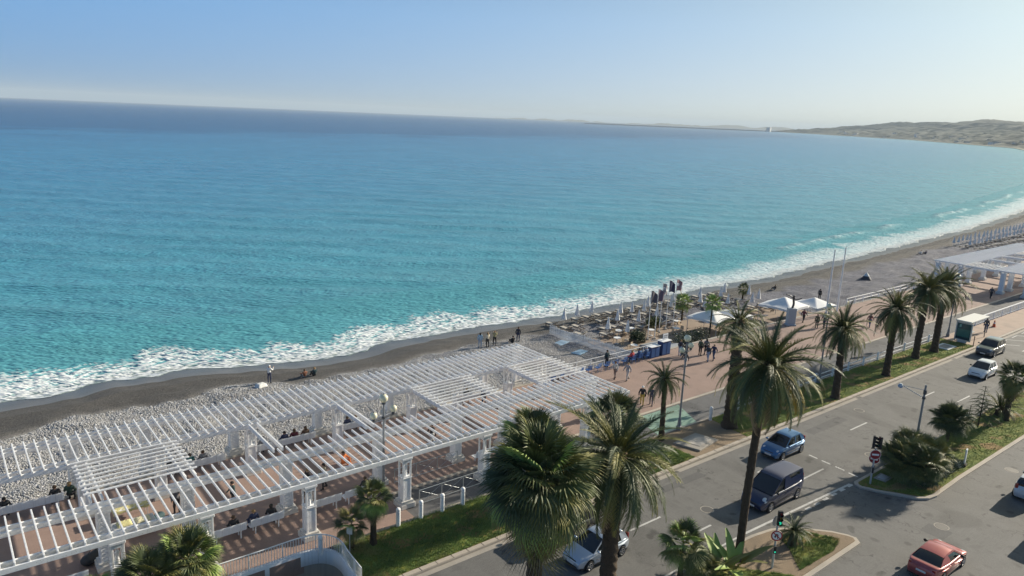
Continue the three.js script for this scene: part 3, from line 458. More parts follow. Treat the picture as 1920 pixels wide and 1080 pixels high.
// low flowering cover at the edge of the median, grass blades on the lawns
{
  const r = rng(99), blade = (() => { const o = []; for (let i = 0; i < 7; i++) { const a = i * 0.9, d = 0.03 + 0.05 * r(), h = 0.5 + 0.5 * r(), c = V(Math.cos(a) * d * 6, 0, Math.sin(a) * d * 6), w = V(-Math.sin(a), 0, Math.cos(a)).multiplyScalar(0.09); put(o, c.clone().sub(w), c.clone().add(w), c.clone().add(V(Math.cos(a) * 0.35, h, Math.sin(a) * 0.35))); } return soup(o); })();
  const inPoly = (x, z, p) => { let c = false; for (let i = 0, j = p.length - 1; i < p.length; j = i++) if ((p[i][1] > z) !== (p[j][1] > z) && x < (p[j][0] - p[i][0]) * (z - p[i][1]) / (p[j][1] - p[i][1]) + p[i][0]) c = !c; return c; };
  const areas = [[vergeA, 30000, 0.11], [vergeB, 26000, 0.07], [inset(medR, 0.3), 18000, 0.08], [[[38, -17.0], [39.3, -17.4], [38.2, -19.2], [36.6, -19.7], [35.9, -18.6], [34.5, -17.1]], 3500, 0.14], [[[26, -17.2], [26, -19.9], [31.2, -19.6], [32.6, -18.4], [33.8, -17.0]], 3500, 0.14]];
  const m = new THREE.Matrix4(), q = new THREE.Quaternion(), e = new THREE.Euler(), c = new THREE.Color(), list = [];
  for (const [p, n, s] of areas) {
    const xs = p.map((a) => a[0]), zs = p.map((a) => a[1]), x0 = Math.min(...xs), x1 = Math.min(95, Math.max(...xs)), z0 = Math.min(...zs), z1 = Math.max(...zs);
    for (let k = 0; k < n; k++) { const x = lerp(x0, x1, r()), z = lerp(z0, z1, r()); if (!inPoly(x, z, p)) continue; const den = 0.6 + 0.7 * fbm(x / 2.2, z / 1.6, 3); if (r() > den) continue; list.push([x, z, s * (0.5 + 0.8 * r())]); }
  }
  const im = shade(new THREE.InstancedMesh(blade, std(1, 1, 1, 0.7, { side: THREE.DoubleSide }), list.length));
  list.forEach(([x, z, s], i) => { m.compose(V(x, 0.03, z), q.setFromEuler(e.set(0, r() * 6.3, 0)), V(s, s, s)); im.setMatrixAt(i, m); const t = 0.8 + 0.5 * fbm(x / 3, z / 2, 2) + 0.3 * r(), dry = smooth(0.25, 0.6, fbm(x / 5 + 7, z / 4, 2)); im.setColorAt(i, c.setRGB(lerp(0.22, 0.38, dry) * t, lerp(0.30, 0.35, dry) * t, lerp(0.085, 0.14, dry) * t)); });
  im.name = 'grass'; im.userData = { kind: 'stuff', label: 'short rough grass growing on the lawns and the median', category: 'grass' }; scene.add(im);
  const fl = shade(new THREE.InstancedMesh(blade, std(1, 1, 1, 0.7, { side: THREE.DoubleSide }), 900));
  for (let i = 0; i < 900; i++) { const t = r(), x = lerp(50.5, 56.5, t) + 0.7 * (r() - 0.5), z = -17.15 - 0.9 * r(), s = 0.16 + 0.2 * r(); m.compose(V(x, 0.03 + 0.15 * r(), z), q.setFromEuler(e.set(r(), r() * 6, r())), V(s, s, s)); fl.setMatrixAt(i, m); if (r() < 0.3) fl.setColorAt(i, c.setRGB(0.7, 0.68, 0.6)); else fl.setColorAt(i, c.setRGB(0.10, 0.13, 0.06)); }
  fl.name = 'ground_cover'; fl.userData = { kind: 'stuff', label: 'white flowering ground cover along the median kerb', category: 'plants' }; scene.add(fl);
}
// ---------------------------------------------------------------- vehicles
const glassDark = phy(0.012, 0.015, 0.018, 0.06, { specularIntensity: 1, clearcoat: 0.6, clearcoatRoughness: 0.05 });
const rubber = std(0.022, 0.022, 0.024, 0.85), blackTrim = std(0.03, 0.03, 0.032, 0.6), chrome = std(0.6, 0.6, 0.6, 0.25, { metalness: 1 }), alloy = std(0.5, 0.5, 0.52, 0.35, { metalness: 0.8 });
const lampGlass = phy(0.62, 0.65, 0.68, 0.1, { clearcoat: 1 }), tailRed = phy(0.35, 0.012, 0.012, 0.15, { clearcoat: 1 }), plateWhite = std(0.7, 0.7, 0.68, 0.5);
const carPaint = (r, g, b, metal = 0.25) => phy(r, g, b, 0.36, { metalness: metal, clearcoat: 1, clearcoatRoughness: 0.06 });
function spline(pts, n) { const c = new THREE.SplineCurve(pts.map(([x, y]) => new THREE.Vector2(x, y))); return c.getSpacedPoints(n); }
// a solid with the given side outline; half(x, y) is its half width; the edges along the sides are rounded
function hull(outline, half, bev = 0.07, steps = 6, crown = 0.03) {
  const s = new THREE.Shape(outline), bt = 0.05;
  let g = new THREE.ExtrudeGeometry(s, { depth: 1, steps, bevelEnabled: true, bevelThickness: bt, bevelSize: bev, bevelOffset: -bev, bevelSegments: 3, curveSegments: 8 });
  const p = g.attributes.position; for (let i = 0; i < p.count; i++) { const q = (p.getZ(i) - 0.5) / (0.5 + bt), x = p.getX(i), y = p.getY(i); p.setXYZ(i, x, y - crown * q * q * smooth(0.6, 1.2, y), q * half(x, y)); }
  g.deleteAttribute('uv'); g = toCreasedNormals(g, 0.7); g.setAttribute('uv', new THREE.BufferAttribute(new Float32Array(g.attributes.position.count * 2), 2)); return g;
}
// a panel lying on the side of a hull, outline in (x, y), on both sides when s = 0
function sidePanel(outline, half, s, out = 0.008, th = 0.012) {
  const g = new THREE.ExtrudeGeometry(new THREE.Shape(outline.map(([x, y]) => new THREE.Vector2(x, y))), { depth: 1, bevelEnabled: false }), p = g.attributes.position;
  for (let i = 0; i < p.count; i++) { const x = p.getX(i), y = p.getY(i), k = p.getZ(i); p.setZ(i, s * (half(x, y) + out - th * (1 - k))); }
  if (s < 0) { const a = p.array; for (let i = 0; i < p.count; i += 3) for (let k = 0; k < 3; k++) { const t = a[(i + 1) * 3 + k]; a[(i + 1) * 3 + k] = a[(i + 2) * 3 + k]; a[(i + 2) * 3 + k] = t; } }
  g.computeVertexNormals(); return g;
}
// a sheet that follows the outline from a to b across the car
function sheet(line, half, frac, lift, crown = 0.03, round = 0.12) {
  const n = line.length, m = 11;
  return grid(m, n, (i, j) => { const [x, y] = line[j], [xa, ya] = line[Math.max(0, j - 1)], [xb, yb] = line[Math.min(n - 1, j + 1)], l = Math.hypot(xb - xa, yb - ya) || 1, nx = -(yb - ya) / l, ny = (xb - xa) / l, sg = ny < 0 || (Math.abs(ny) < 0.05 && nx * x < 0) ? -1 : 1, q = (i / (m - 1) * 2 - 1) * frac; return { p: [x + sg * nx * lift, y + sg * ny * lift - crown * q * q, q * half(x, y)] }; });
}
const tyreGeo = (() => { const pts = []; for (const [x, y] of [[0.20, -0.095], [0.29, -0.10], [0.315, -0.08], [0.322, 0], [0.315, 0.08], [0.29, 0.10], [0.20, 0.095]]) pts.push(new THREE.Vector2(x, y)); return new THREE.LatheGeometry(pts, 22).rotateX(Math.PI / 2); })();
const rimGeo = (() => { const l = [new THREE.CylinderGeometry(0.215, 0.215, 0.12, 20).rotateX(Math.PI / 2)]; return join(l); })(), spokeGeo = (() => { const l = [new THREE.CylinderGeometry(0.05, 0.05, 0.03, 10).rotateX(Math.PI / 2).translate(0, 0, 0.09)]; for (let i = 0; i < 5; i++) l.push(box(0.055, 0.2, 0.03, 0, 0.1, 0.085).rotateZ(i * Math.PI * 0.4)); l.push(new THREE.TorusGeometry(0.2, 0.018, 5, 20).translate(0, 0, 0.085)); return join(l); })();
function vehicle(name, label, cat, x, z, heading, o) {
  const t = thing(name, label, cat, [x, -0.128, z], heading), { L, W, belt, roof, paint, hood, cabin, wheels, wr = 0.32, windows, van = 0, tint = glassDark } = o, hl = L / 2;
  const plan = (x) => 0.17 * Math.pow(smooth(hl - 0.75, hl + 0.02, Math.abs(x)), 1.4) + 0.03 * smooth(hl - 1.6, hl - 0.7, Math.abs(x)), hw = (x, y) => W / 2 - plan(x) - 0.05 * smooth(0.5, 0.15, y) - 0.035 * smooth(belt - 0.22, belt, y), gw = (x, y) => W / 2 - 0.075 - plan(x) * 0.6 - (o.tumble ?? 0.2) * clamp((y - belt) / (roof - belt));
  // lower body: outline with wheel arches
  const low = []; const top = spline(hood, 60); for (const p of top) low.push(p); // rear bottom over the deck to front bottom
  const arch = (cx) => { for (let i = 0; i <= 12; i++) { const a = Math.PI * i / 12; low.push(new THREE.Vector2(cx + Math.cos(a) * (wr + 0.055), 0.24 + Math.max(0, Math.sin(a)) * (wr + 0.14))); } };
  arch(wheels[1]); arch(wheels[0]);
  mesh('body', hull(low, hw, 0.06, 8, 0.02), paint, t);
  const edge = (y, sg) => { let best = 0; for (let i = 1; i < top.length; i++) { const a = top[i - 1], b = top[i]; if ((a.y - y) * (b.y - y) <= 0 && Math.abs(a.y - b.y) > 1e-6) { const x = a.x + (b.x - a.x) * (y - a.y) / (b.y - a.y); if (x * sg > best * sg) best = x; } } return best; };
  const cab = spline(cabin, 44); mesh('glasshouse', hull(cab, gw, 0.05, 6, 0.035), tint, t);
  const cpts = cab.map((p) => [p.x, p.y]), rl = cpts.filter(([x, y]) => y > roof - (van ? 0.16 : 0.1)), roofM = mesh('roof', sheet(rl, gw, 1.0, 0.012, 0.035), paint, t); roofM.material = o.roofPaint ?? paint;
  for (const s of [-1, 1]) {
    for (const p of o.pillars) mesh('pillar', sidePanel(p, gw, s, 0.012), o.pillarPaint ?? paint, t);
    for (const [hx, hy] of o.handles ?? []) mesh('door_handle', box(0.17, 0.025, 0.03, hx, hy, s * (hw(hx, hy) + 0.012)), o.handleMat ?? paint, t);
    for (const [a, b] of o.seams ?? []) mesh('door_seam', sidePanel([[a, 0.34], [a + 0.012, 0.34], [b + 0.012, belt - 0.05], [b, belt - 0.05]], hw, s, 0.003), blackTrim, t);
    mesh('sill', sidePanel([[wheels[0] + wr + 0.1, 0.22], [wheels[1] - wr - 0.1, 0.22], [wheels[1] - wr - 0.1, 0.32], [wheels[0] + wr + 0.1, 0.32]], hw, s, 0.012), blackTrim, t);
    if (o.strip) mesh('rubbing_strip', sidePanel([[wheels[0] + wr + 0.1, o.strip], [wheels[1] - wr - 0.12, o.strip], [wheels[1] - wr - 0.12, o.strip + 0.05], [wheels[0] + wr + 0.1, o.strip + 0.05]], hw, s, 0.014), o.stripMat ?? chrome, t);
    const [mx, my] = o.mirror, mg = new THREE.Group(); mg.name = 'wing_mirror'; mg.position.set(mx, my, s * (W / 2 + 0.06)); t.add(mg); mesh('housing', new THREE.SphereGeometry(0.1, 10, 8).scale(0.75, 0.75, 1.15), o.mirrorMat ?? paint, mg); mesh('mirror_glass', new THREE.CircleGeometry(0.075, 12).rotateY(-Math.PI / 2).translate(-0.072, 0, 0), glassDark, mg);
    const [, ly, lw, lh, lk] = o.lamp, lx = edge(ly, 1) - 0.16; mesh('headlight', new THREE.SphereGeometry(0.5, 14, 10).scale(lw * 0.9, lh * 0.75, 0.34).rotateZ(-(lk ?? 0.45)).rotateY(s * -0.35).translate(lx, ly + 0.005, s * (hw(lx, ly) - 0.165)), lampGlass, t);
    const [rx, ry, rw, rh] = o.tail; mesh('tail_light', cbox(rw, rh, 0.2, rx, ry, s * (hw(rx, ry) - 0.09), 0.03), tailRed, t);
    for (const wx of wheels) { const w = new THREE.Group(); w.name = 'wheel'; w.position.set(wx, wr, s * (W / 2 - 0.12)); w.rotation.y = s < 0 ? Math.PI : 0; w.scale.set(wr / 0.322, wr / 0.322, 1); t.add(w); mesh('tyre', tyreGeo, rubber, w); const rm = mesh('rim', rimGeo, blackTrim, w); mesh('wheel_spokes', spokeGeo, alloy, w); }
  }
  const fx = Math.max(...low.map((p) => p.x)), bx = Math.min(...low.map((p) => p.x));
  mesh('number_plate', cbox(0.02, 0.11, 0.5, edge(o.plateF ?? 0.42, 1) + 0.003, o.plateF ?? 0.42, 0, 0.005), plateWhite, t); mesh('number_plate', cbox(0.02, 0.11, 0.5, edge(o.plateR ?? 0.75, -1) - 0.003, o.plateR ?? 0.75, 0, 0.005), plateWhite, t);
  mesh('grille', cbox(0.04, 0.1, W * 0.44, edge(o.grille ?? 0.58, 1) - 0.012, o.grille ?? 0.58, 0, 0.015), blackTrim, t);
  mesh('lower_intake', cbox(0.05, 0.1, W * 0.55, edge(0.3, 1) - 0.012, 0.3, 0, 0.02), blackTrim, t);
  mesh('underbody', box(L * 0.9, 0.12, W * 0.8, 0, 0.22, 0), blackTrim, t);
  for (const g of o.extra?.(hw, gw, cpts) ?? []) mesh(g[0], g[1], g[2], t);
  return t;
}
const wind = (cpts, lo, hi, front) => cpts.filter(([x, y]) => y > lo && y < hi && (front ? x > 0 : x < 0));
// small rounded hatchback
const hatch = (paint, more = {}) => ({ L: 3.9, W: 1.68, belt: 0.93, roof: 1.5, paint, wheels: [-1.22, 1.22], wr: 0.29,
  hood: [[-1.86, 0.24], [-1.93, 0.5], [-1.86, 0.82], [-1.72, 0.95], [-0.8, 0.96], [0.75, 0.95], [1.15, 0.9], [1.55, 0.78], [1.85, 0.62], [1.93, 0.45], [1.86, 0.24]],
  cabin: [[-1.78, 0.88], [-1.68, 1.15], [-1.45, 1.4], [-1.0, 1.49], [-0.3, 1.51], [0.1, 1.46], [0.55, 1.22], [1.02, 0.92], [0.6, 0.88], [-1.2, 0.88]],
  pillars: [[[0.97, 0.92], [0.87, 0.92], [0.02, 1.45], [0.12, 1.47]], [[-0.32, 0.92], [-0.42, 0.92], [-0.46, 1.46], [-0.38, 1.46]], [[-1.16, 0.92], [-1.7, 0.92], [-1.5, 1.3], [-1.18, 1.44], [-1.05, 1.44]], [[0.1, 1.42], [-1.3, 1.42], [-1.2, 1.48], [0.05, 1.49]]],
  handles: [[-0.2, 0.84], [-1.0, 0.86]], seams: [[0.72, 0.86], [-0.38, -0.36]], mirror: [0.74, 1.02], lamp: [1.62, 0.68, 0.42, 0.2], tail: [-1.8, 0.95, 0.14, 0.36], strip: 0.52, stripMat: chrome, plateR: 0.72,
  extra: (hw, gw, c) => [['rear_door_panel', sheet(c.filter(([x, y]) => x < -1.6 && y < 1.02), gw, 0.95, 0.012), paint]], ...more });
// panel van
const vanSpec = (paint, roofPaint) => ({ L: 4.75, W: 1.86, belt: 1.1, roof: 1.92, tumble: 0.13, van: 1, paint, roofPaint, wheels: [-1.5, 1.5], wr: 0.33,
  hood: [[-2.32, 0.26], [-2.37, 0.6], [-2.36, 1.1], [-1.2, 1.12], [0.9, 1.12], [1.5, 1.08], [1.98, 0.94], [2.26, 0.74], [2.36, 0.5], [2.28, 0.26]],
  cabin: [[-2.34, 1.04], [-2.32, 1.5], [-2.24, 1.83], [-1.9, 1.91], [-0.6, 1.94], [0.15, 1.9], [0.62, 1.66], [1.1, 1.36], [1.5, 1.08], [0.8, 1.04]],
  pillars: [[[1.45, 1.09], [1.33, 1.09], [0.2, 1.86], [0.34, 1.88]], [[0.1, 1.08], [-2.34, 1.08], [-2.31, 1.5], [-2.24, 1.86], [-1.9, 1.93], [-0.6, 1.955], [-0.02, 1.93]], [[0.25, 1.83], [-0.1, 1.83], [-0.1, 1.91], [0.15, 1.91]]],
  handles: [[0.1, 1.0], [-0.35, 1.0], ], handleMat: blackTrim, mirrorMat: blackTrim, seams: [[1.0, 1.1], [0.0, 0.02], [-1.15, -1.15]], mirror: [1.08, 1.2], lamp: [1.98, 0.86, 0.5, 0.24, 0.5], tail: [-2.32, 1.2, 0.1, 0.6], strip: 0.52, stripMat: blackTrim, plateR: 0.85,
  extra: (hw, gw, c) => [['rear_door', sheet(c.filter(([x, y]) => x < -2.2 && y < 1.86), gw, 0.97, 0.012), paint], ['slide_rail', sidePanel([[-2.2, 0.98], [-0.3, 0.98], [-0.3, 1.0], [-2.2, 1.0]], hw, 1, 0.012), blackTrim], ['slide_rail', sidePanel([[-2.2, 0.98], [-0.3, 0.98], [-0.3, 1.0], [-2.2, 1.0]], hw, -1, 0.012), blackTrim]] });
// coupé
const coupe = (paint) => ({ L: 4.3, W: 1.78, belt: 0.9, roof: 1.36, tumble: 0.24, paint, wheels: [-1.28, 1.32], wr: 0.32,
  hood: [[-2.04, 0.26], [-2.13, 0.5], [-2.1, 0.78], [-1.96, 0.98], [-1.5, 0.99], [-0.6, 0.94], [0.7, 0.92], [1.2, 0.88], [1.7, 0.76], [2.02, 0.6], [2.12, 0.42], [2.04, 0.24]],
  cabin: [[-1.75, 0.92], [-1.5, 1.08], [-1.0, 1.28], [-0.45, 1.36], [-0.05, 1.36], [0.3, 1.28], [0.75, 1.06], [1.1, 0.88], [0.4, 0.84], [-1.2, 0.84]],
  pillars: [[[1.05, 0.88], [0.92, 0.88], [0.18, 1.28], [0.3, 1.3]], [[-0.42, 0.88], [-0.95, 0.88], [-1.7, 0.93], [-1.2, 1.2], [-0.75, 1.32], [-0.6, 1.3], [-0.48, 1.1]], [[0.3, 1.26], [-0.8, 1.28], [-0.5, 1.35], [0.1, 1.35]]],
  handles: [[-0.35, 0.8]], seams: [[0.82, 0.9], [-0.5, -0.46]], mirror: [0.62, 0.98], lamp: [1.78, 0.66, 0.44, 0.2], tail: [-2.03, 0.82, 0.12, 0.2], plateR: 0.62, mirrorMat: blackTrim,
  extra: (hw, gw, c) => [['window_trim', sidePanel([[0.9, 0.875], [-0.42, 0.875], [-0.42, 0.895], [0.9, 0.895]], gw, 1, 0.02), chrome], ['window_trim', sidePanel([[0.9, 0.875], [-0.42, 0.875], [-0.42, 0.895], [0.9, 0.895]], gw, -1, 0.02), chrome]] });
// tall estate car
const suv = (paint) => ({ L: 4.5, W: 1.82, belt: 1.02, roof: 1.66, tumble: 0.17, paint, wheels: [-1.35, 1.35], wr: 0.35,
  hood: [[-2.15, 0.3], [-2.22, 0.6], [-2.18, 1.0], [-1.8, 1.05], [-0.6, 1.05], [0.9, 1.04], [1.5, 0.99], [1.95, 0.9], [2.18, 0.72], [2.23, 0.45], [2.15, 0.28]],
  cabin: [[-2.1, 0.98], [-2.0, 1.3], [-1.8, 1.58], [-1.3, 1.65], [-0.4, 1.67], [0.05, 1.62], [0.5, 1.38], [0.98, 1.02], [0.5, 0.96], [-1.2, 0.96]],
  pillars: [[[0.95, 1.02], [0.84, 1.02], [-0.02, 1.6], [0.1, 1.62]], [[-0.32, 1.02], [-0.42, 1.02], [-0.46, 1.62], [-0.36, 1.62]], [[-1.3, 1.02], [-1.42, 1.02], [-1.4, 1.62], [-1.28, 1.62]], [[-1.85, 1.02], [-2.05, 1.02], [-1.85, 1.5], [-1.7, 1.58]], [[0.05, 1.57], [-1.7, 1.57], [-1.5, 1.64], [0, 1.65]]],
  handles: [[-0.2, 0.92], [-1.15, 0.93]], seams: [[0.75, 0.85], [-0.38, -0.36]], mirror: [0.78, 1.12], lamp: [1.98, 0.84, 0.4, 0.22], tail: [-2.12, 1.05, 0.12, 0.4], plateR: 0.85 });
vehicle('hatchback', 'metallic light blue small hatchback driving ahead of the dark blue van', 'car', 47.2, -26.0, Math.PI, hatch(carPaint(0.04, 0.15, 0.33, 0.35)));
vehicle('van', 'dark blue panel van with paler roof on the seafront road', 'van', 40.3, -22.5, Math.PI, vanSpec(carPaint(0.004, 0.013, 0.06, 0.1), phy(0.075, 0.08, 0.125, 0.5, { clearcoat: 0.3 })));  // the roof coat is paler and greyer than the body
vehicle('hatchback', 'white hatchback with black grille following the grey estate car', 'car', 80.6, -24.5, Math.PI, hatch(carPaint(0.74, 0.75, 0.76, 0), { mirrorMat: blackTrim }));
vehicle('estate_car', 'dark grey tall estate car beside the bus shelter', 'car', 89.9, -27.0, Math.PI, suv(carPaint(0.10, 0.105, 0.115, 0.5)));
vehicle('coupe', 'dusty red coupe seen from behind, alone on the landward carriageway', 'car', 41.3, -12.95, 0, coupe(carPaint(0.40, 0.085, 0.085, 0.3)));
vehicle('hatchback', 'pale silver hatchback with dark rear window on the landward carriageway', 'car', 55.9, -12.7, 0, hatch(carPaint(0.66, 0.69, 0.72, 0.15)));
vehicle('hatchback', 'silver hatchback half hidden behind the dark date palm', 'car', 26.5, -24.5, Math.PI, hatch(carPaint(0.46, 0.52, 0.60, 0.4)));
vehicle('estate_car', 'charcoal estate car hidden under the shaggy fan palm', 'car', 26.4, -27.1, Math.PI, suv(carPaint(0.045, 0.047, 0.052, 0.4)));
vehicle('estate_car', 'dark estate car whose shadow falls across the landward carriageway', 'car', 51.6, -9.9, 0, suv(carPaint(0.06, 0.062, 0.07, 0.4)));
// ---------------------------------------------------------------- street furniture
const poleGrey = std(0.24, 0.255, 0.275, 0.5, { metalness: 0.3 }), poleDark = std(0.07, 0.075, 0.085, 0.5, { metalness: 0.3 }), steel = std(0.45, 0.47, 0.48, 0.4, { metalness: 0.6 });
const opal = phy(0.72, 0.69, 0.50, 0.3, { clearcoat: 0.5 }), galv = std(0.5, 0.52, 0.54, 0.5, { metalness: 0.4 });
// lamps with three globes
function globeLamp(label, x, z, H, arm, turn, y0 = 0) {
  const t = thing('globe_lamp', label, 'street lamp', [x, y0, z], turn);
  mesh('base', join([cbox(0.36, 0.35, 0.36, 0, 0.175, 0, 0.03), new THREE.CylinderGeometry(0.11, 0.15, 0.6, 12).translate(0, 0.65, 0)]), poleGrey, t);
  mesh('pole', rod(V(0, 0.9, 0), V(0, H - 0.2, 0), 0.085, 0.06, 12), poleGrey, t);
  mesh('cross_arm', join([cbox(1.75, 0.09, 0.09, 0, H - arm, 0, 0.015), new THREE.CylinderGeometry(0.1, 0.1, 0.16, 10).translate(0, H - arm, 0)]), poleDark, t);
  for (const [gx, gy, r] of [[0, H, 0.27], [-0.8, H - arm + 0.36, 0.22], [0.8, H - arm + 0.36, 0.22]]) { const l = new THREE.Group(); l.name = 'lamp_head'; l.position.set(gx, gy, 0); t.add(l); mesh('globe', new THREE.SphereGeometry(r, 20, 16), opal, l); mesh('collar', new THREE.CylinderGeometry(r * 0.4, r * 0.5, 0.14, 12).translate(0, -r - 0.02, 0), poleDark, l); mesh('cap', new THREE.CylinderGeometry(r * 0.14, r * 0.3, 0.05, 12).translate(0, r, 0), poleDark, l); }
  return t;
}
globeLamp('street lamp with three cream globes in front of the long pergola', 20.22, -36.75, 6.3, 1.25, 0.25);
globeLamp('street lamp with three globes beside the green painted crossing', 43.7, -32.75, 7.4, 1.1, 0.25);
globeLamp('street lamp with three globes next to the first palm of the row', 63.6, -32.35, 7.4, 1.1, 0.25);
globeLamp('street lamp with three globes behind the last palm near the bus shelter', 92.6, -32.4, 7.2, 1.1, 0.25);
{ // road lamp arm
  const t = thing('lighting_mast', 'grey mast with a bracket arm and blue glass fitting over the road', 'street light', [55.4, 0.04, -20.2]);
  mesh('pole', rod(V(0, 0, 0), V(0, 5.3, 0), 0.09, 0.07, 12), poleGrey, t); mesh('bracket', join([rod(V(0, 4.3, 0), V(0, 4.75, -1.55), 0.035, 0.03), rod(V(0, 4.9, 0), V(0, 4.78, -1.5), 0.018, 0.018)]), galv, t);
  mesh('clamp', join([new THREE.CylinderGeometry(0.12, 0.12, 0.16, 12).translate(0, 4.3, 0), cbox(0.22, 0.34, 0.2, 0, 4.75, 0.02, 0.03)]), poleDark, t);
  const f = new THREE.Group(); f.name = 'fitting'; f.position.set(0, 4.72, -1.72); t.add(f); mesh('housing', new THREE.CylinderGeometry(0.09, 0.2, 0.2, 14).translate(0, 0.06, 0), galv, f); mesh('glass', new THREE.SphereGeometry(0.19, 16, 12, 0, 6.3, 1.4, 1.8).translate(0, -0.02, 0), phy(0.3, 0.42, 0.62, 0.1, { clearcoat: 1 }), f);
}
// round road signs drawn on a disc
function signTex(kind) {
  const c = document.createElement('canvas'); c.width = c.height = 128; const g = c.getContext('2d');
  const disc = (r, col) => { g.fillStyle = col; g.beginPath(); g.arc(64, 64, r, 0, 7); g.fill(); };
  g.fillStyle = '#777'; g.fillRect(0, 0, 128, 128);
  if (kind === 'entry') { disc(64, '#e8e4e0'); disc(60, '#8e1f26'); g.fillStyle = '#efeae6'; g.fillRect(22, 52, 84, 24); }
  else { disc(64, '#b02a2c'); disc(50, '#eae6e0'); g.strokeStyle = '#222'; g.lineWidth = 11; g.beginPath(); g.moveTo(76, 100); g.lineTo(76, 62); g.arc(62, 60, 14, 0, Math.PI, true); g.lineTo(48, 76); g.stroke(); g.fillStyle = '#222'; g.beginPath(); g.moveTo(34, 72); g.lineTo(62, 72); g.lineTo(48, 94); g.fill(); g.strokeStyle = '#b02a2c'; g.lineWidth = 12; g.beginPath(); g.moveTo(26, 30); g.lineTo(102, 98); g.stroke(); }
  const t = new THREE.CanvasTexture(c); t.colorSpace = THREE.SRGBColorSpace; return new THREE.MeshStandardMaterial({ map: t, roughness: 0.5 });
}
const noEntry = signTex('entry'), noTurn = signTex('turn'), signBack = std(0.35, 0.36, 0.37, 0.5, { metalness: 0.4 });
function roundSign(parent, y, r, face, dz = 0.08, turn = 0) { const s = new THREE.Group(); s.name = 'round_sign'; s.position.set(0, y, 0); s.rotation.y = turn; parent.add(s); mesh('sign_face', new THREE.CircleGeometry(r, 28).translate(0, 0, dz + 0.016), face, s); mesh('sign_plate', new THREE.CylinderGeometry(r, r, 0.025, 28).rotateX(Math.PI / 2).translate(0, 0, dz), signBack, s); }
const sigBlack = std(0.018, 0.018, 0.02, 0.55), lens = (r, g, b, e = 0) => new THREE.MeshStandardMaterial({ color: lin(r * 0.3 + 0.02, g * 0.3 + 0.02, b * 0.3 + 0.02), roughness: 0.25, emissive: lin(r * e, g * e, b * e) });
function signalHead(parent, x, y, z, turn, lit) {
  const h = new THREE.Group(); h.name = 'signal_head'; h.position.set(x, y, z); h.rotation.y = turn; h.scale.set(0.8, 0.85, 0.8); parent.add(h); mesh('backboard', cbox(0.32, 0.98, 0.2, 0, 0, 0, 0.03), sigBlack, h);
  [[0.3, [0.8, 0.03, 0.03]], [0, [0.8, 0.4, 0.02]], [-0.3, [0.03, 0.8, 0.45]]].forEach(([yy, c], i) => { mesh('signal_lens', new THREE.CircleGeometry(0.1, 18).translate(0, yy, 0.104), lens(...c, lit === i ? 0.5 : 0), h); mesh('visor', new THREE.CylinderGeometry(0.115, 0.115, 0.16, 16, 1, true, -Math.PI * 0.72, Math.PI * 1.44).rotateX(-Math.PI / 2).rotateZ(Math.PI).translate(0, yy, 0.18), new THREE.MeshStandardMaterial({ color: 0x0a0a0b, roughness: 0.6, side: THREE.DoubleSide }), h); });
}
{
  const t = thing('traffic_light', 'traffic light pole with two no entry signs at the tip of the palm median', 'traffic light', [47.6, 0.03, -19.7], -0.9);
  mesh('pole', rod(V(0, 0, 0), V(0, 2.6, 0), 0.06, 0.055, 10), galv, t); signalHead(t, -0.17, 3.05, 0, Math.PI * 0.45, -1); signalHead(t, 0.22, 3.02, 0, -Math.PI * 0.4, -1); mesh('head_bracket', cbox(0.62, 0.06, 0.06, 0.02, 2.57, 0, 0.01), sigBlack, t);
  roundSign(t, 2.18, 0.34, noEntry, 0.1, 0.1); roundSign(t, 1.78, 0.33, noEntry, -0.1, -0.35); mesh('control_box', cbox(0.12, 0.4, 0.12, 0, 1.05, 0.11, 0.02), sigBlack, t);
  const n = thing('traffic_light', 'traffic light pole with a no turn sign and green light lit by the slender palm', 'traffic light', [33.4, 0.05, -18.1], -0.75);
  mesh('pole', rod(V(0, 0, 0), V(0, 3.3, 0), 0.06, 0.05, 10), galv, n); signalHead(n, 0.02, 3.05, 0.16, 0.15, 2); roundSign(n, 1.98, 0.30, noTurn, 0.09, 0); roundSign(n, 2.75, 0.30, signBack, -0.12, 0.7);
  const s = new THREE.Group(); s.name = 'repeater_signal'; s.position.set(0, 1.15, 0.11); n.add(s); mesh('housing', cbox(0.13, 0.42, 0.1, 0, 0, 0, 0.015), sigBlack, s); mesh('signal_lens', new THREE.CircleGeometry(0.045, 14).translate(0, -0.1, 0.055), lens(0.03, 0.8, 0.45, 0.6), s); mesh('mount', cbox(0.06, 0.1, 0.08, 0, 0.05, -0.08, 0.01), sigBlack, s);
}
{ const t = thing('marker_post', 'white rectangular marker post with black foot on the median kerb', 'post', [56.2, 0.04, -17.1], 0.2); mesh('panel', cbox(0.42, 1.05, 0.1, 0, 0.75, 0, 0.02), std(0.62, 0.66, 0.68, 0.5), t); mesh('foot', join([cbox(0.5, 0.16, 0.3, 0, 0.08, 0, 0.03), cbox(0.16, 0.12, 0.12, 0, 0.2, 0, 0.01)]), sigBlack, t); }
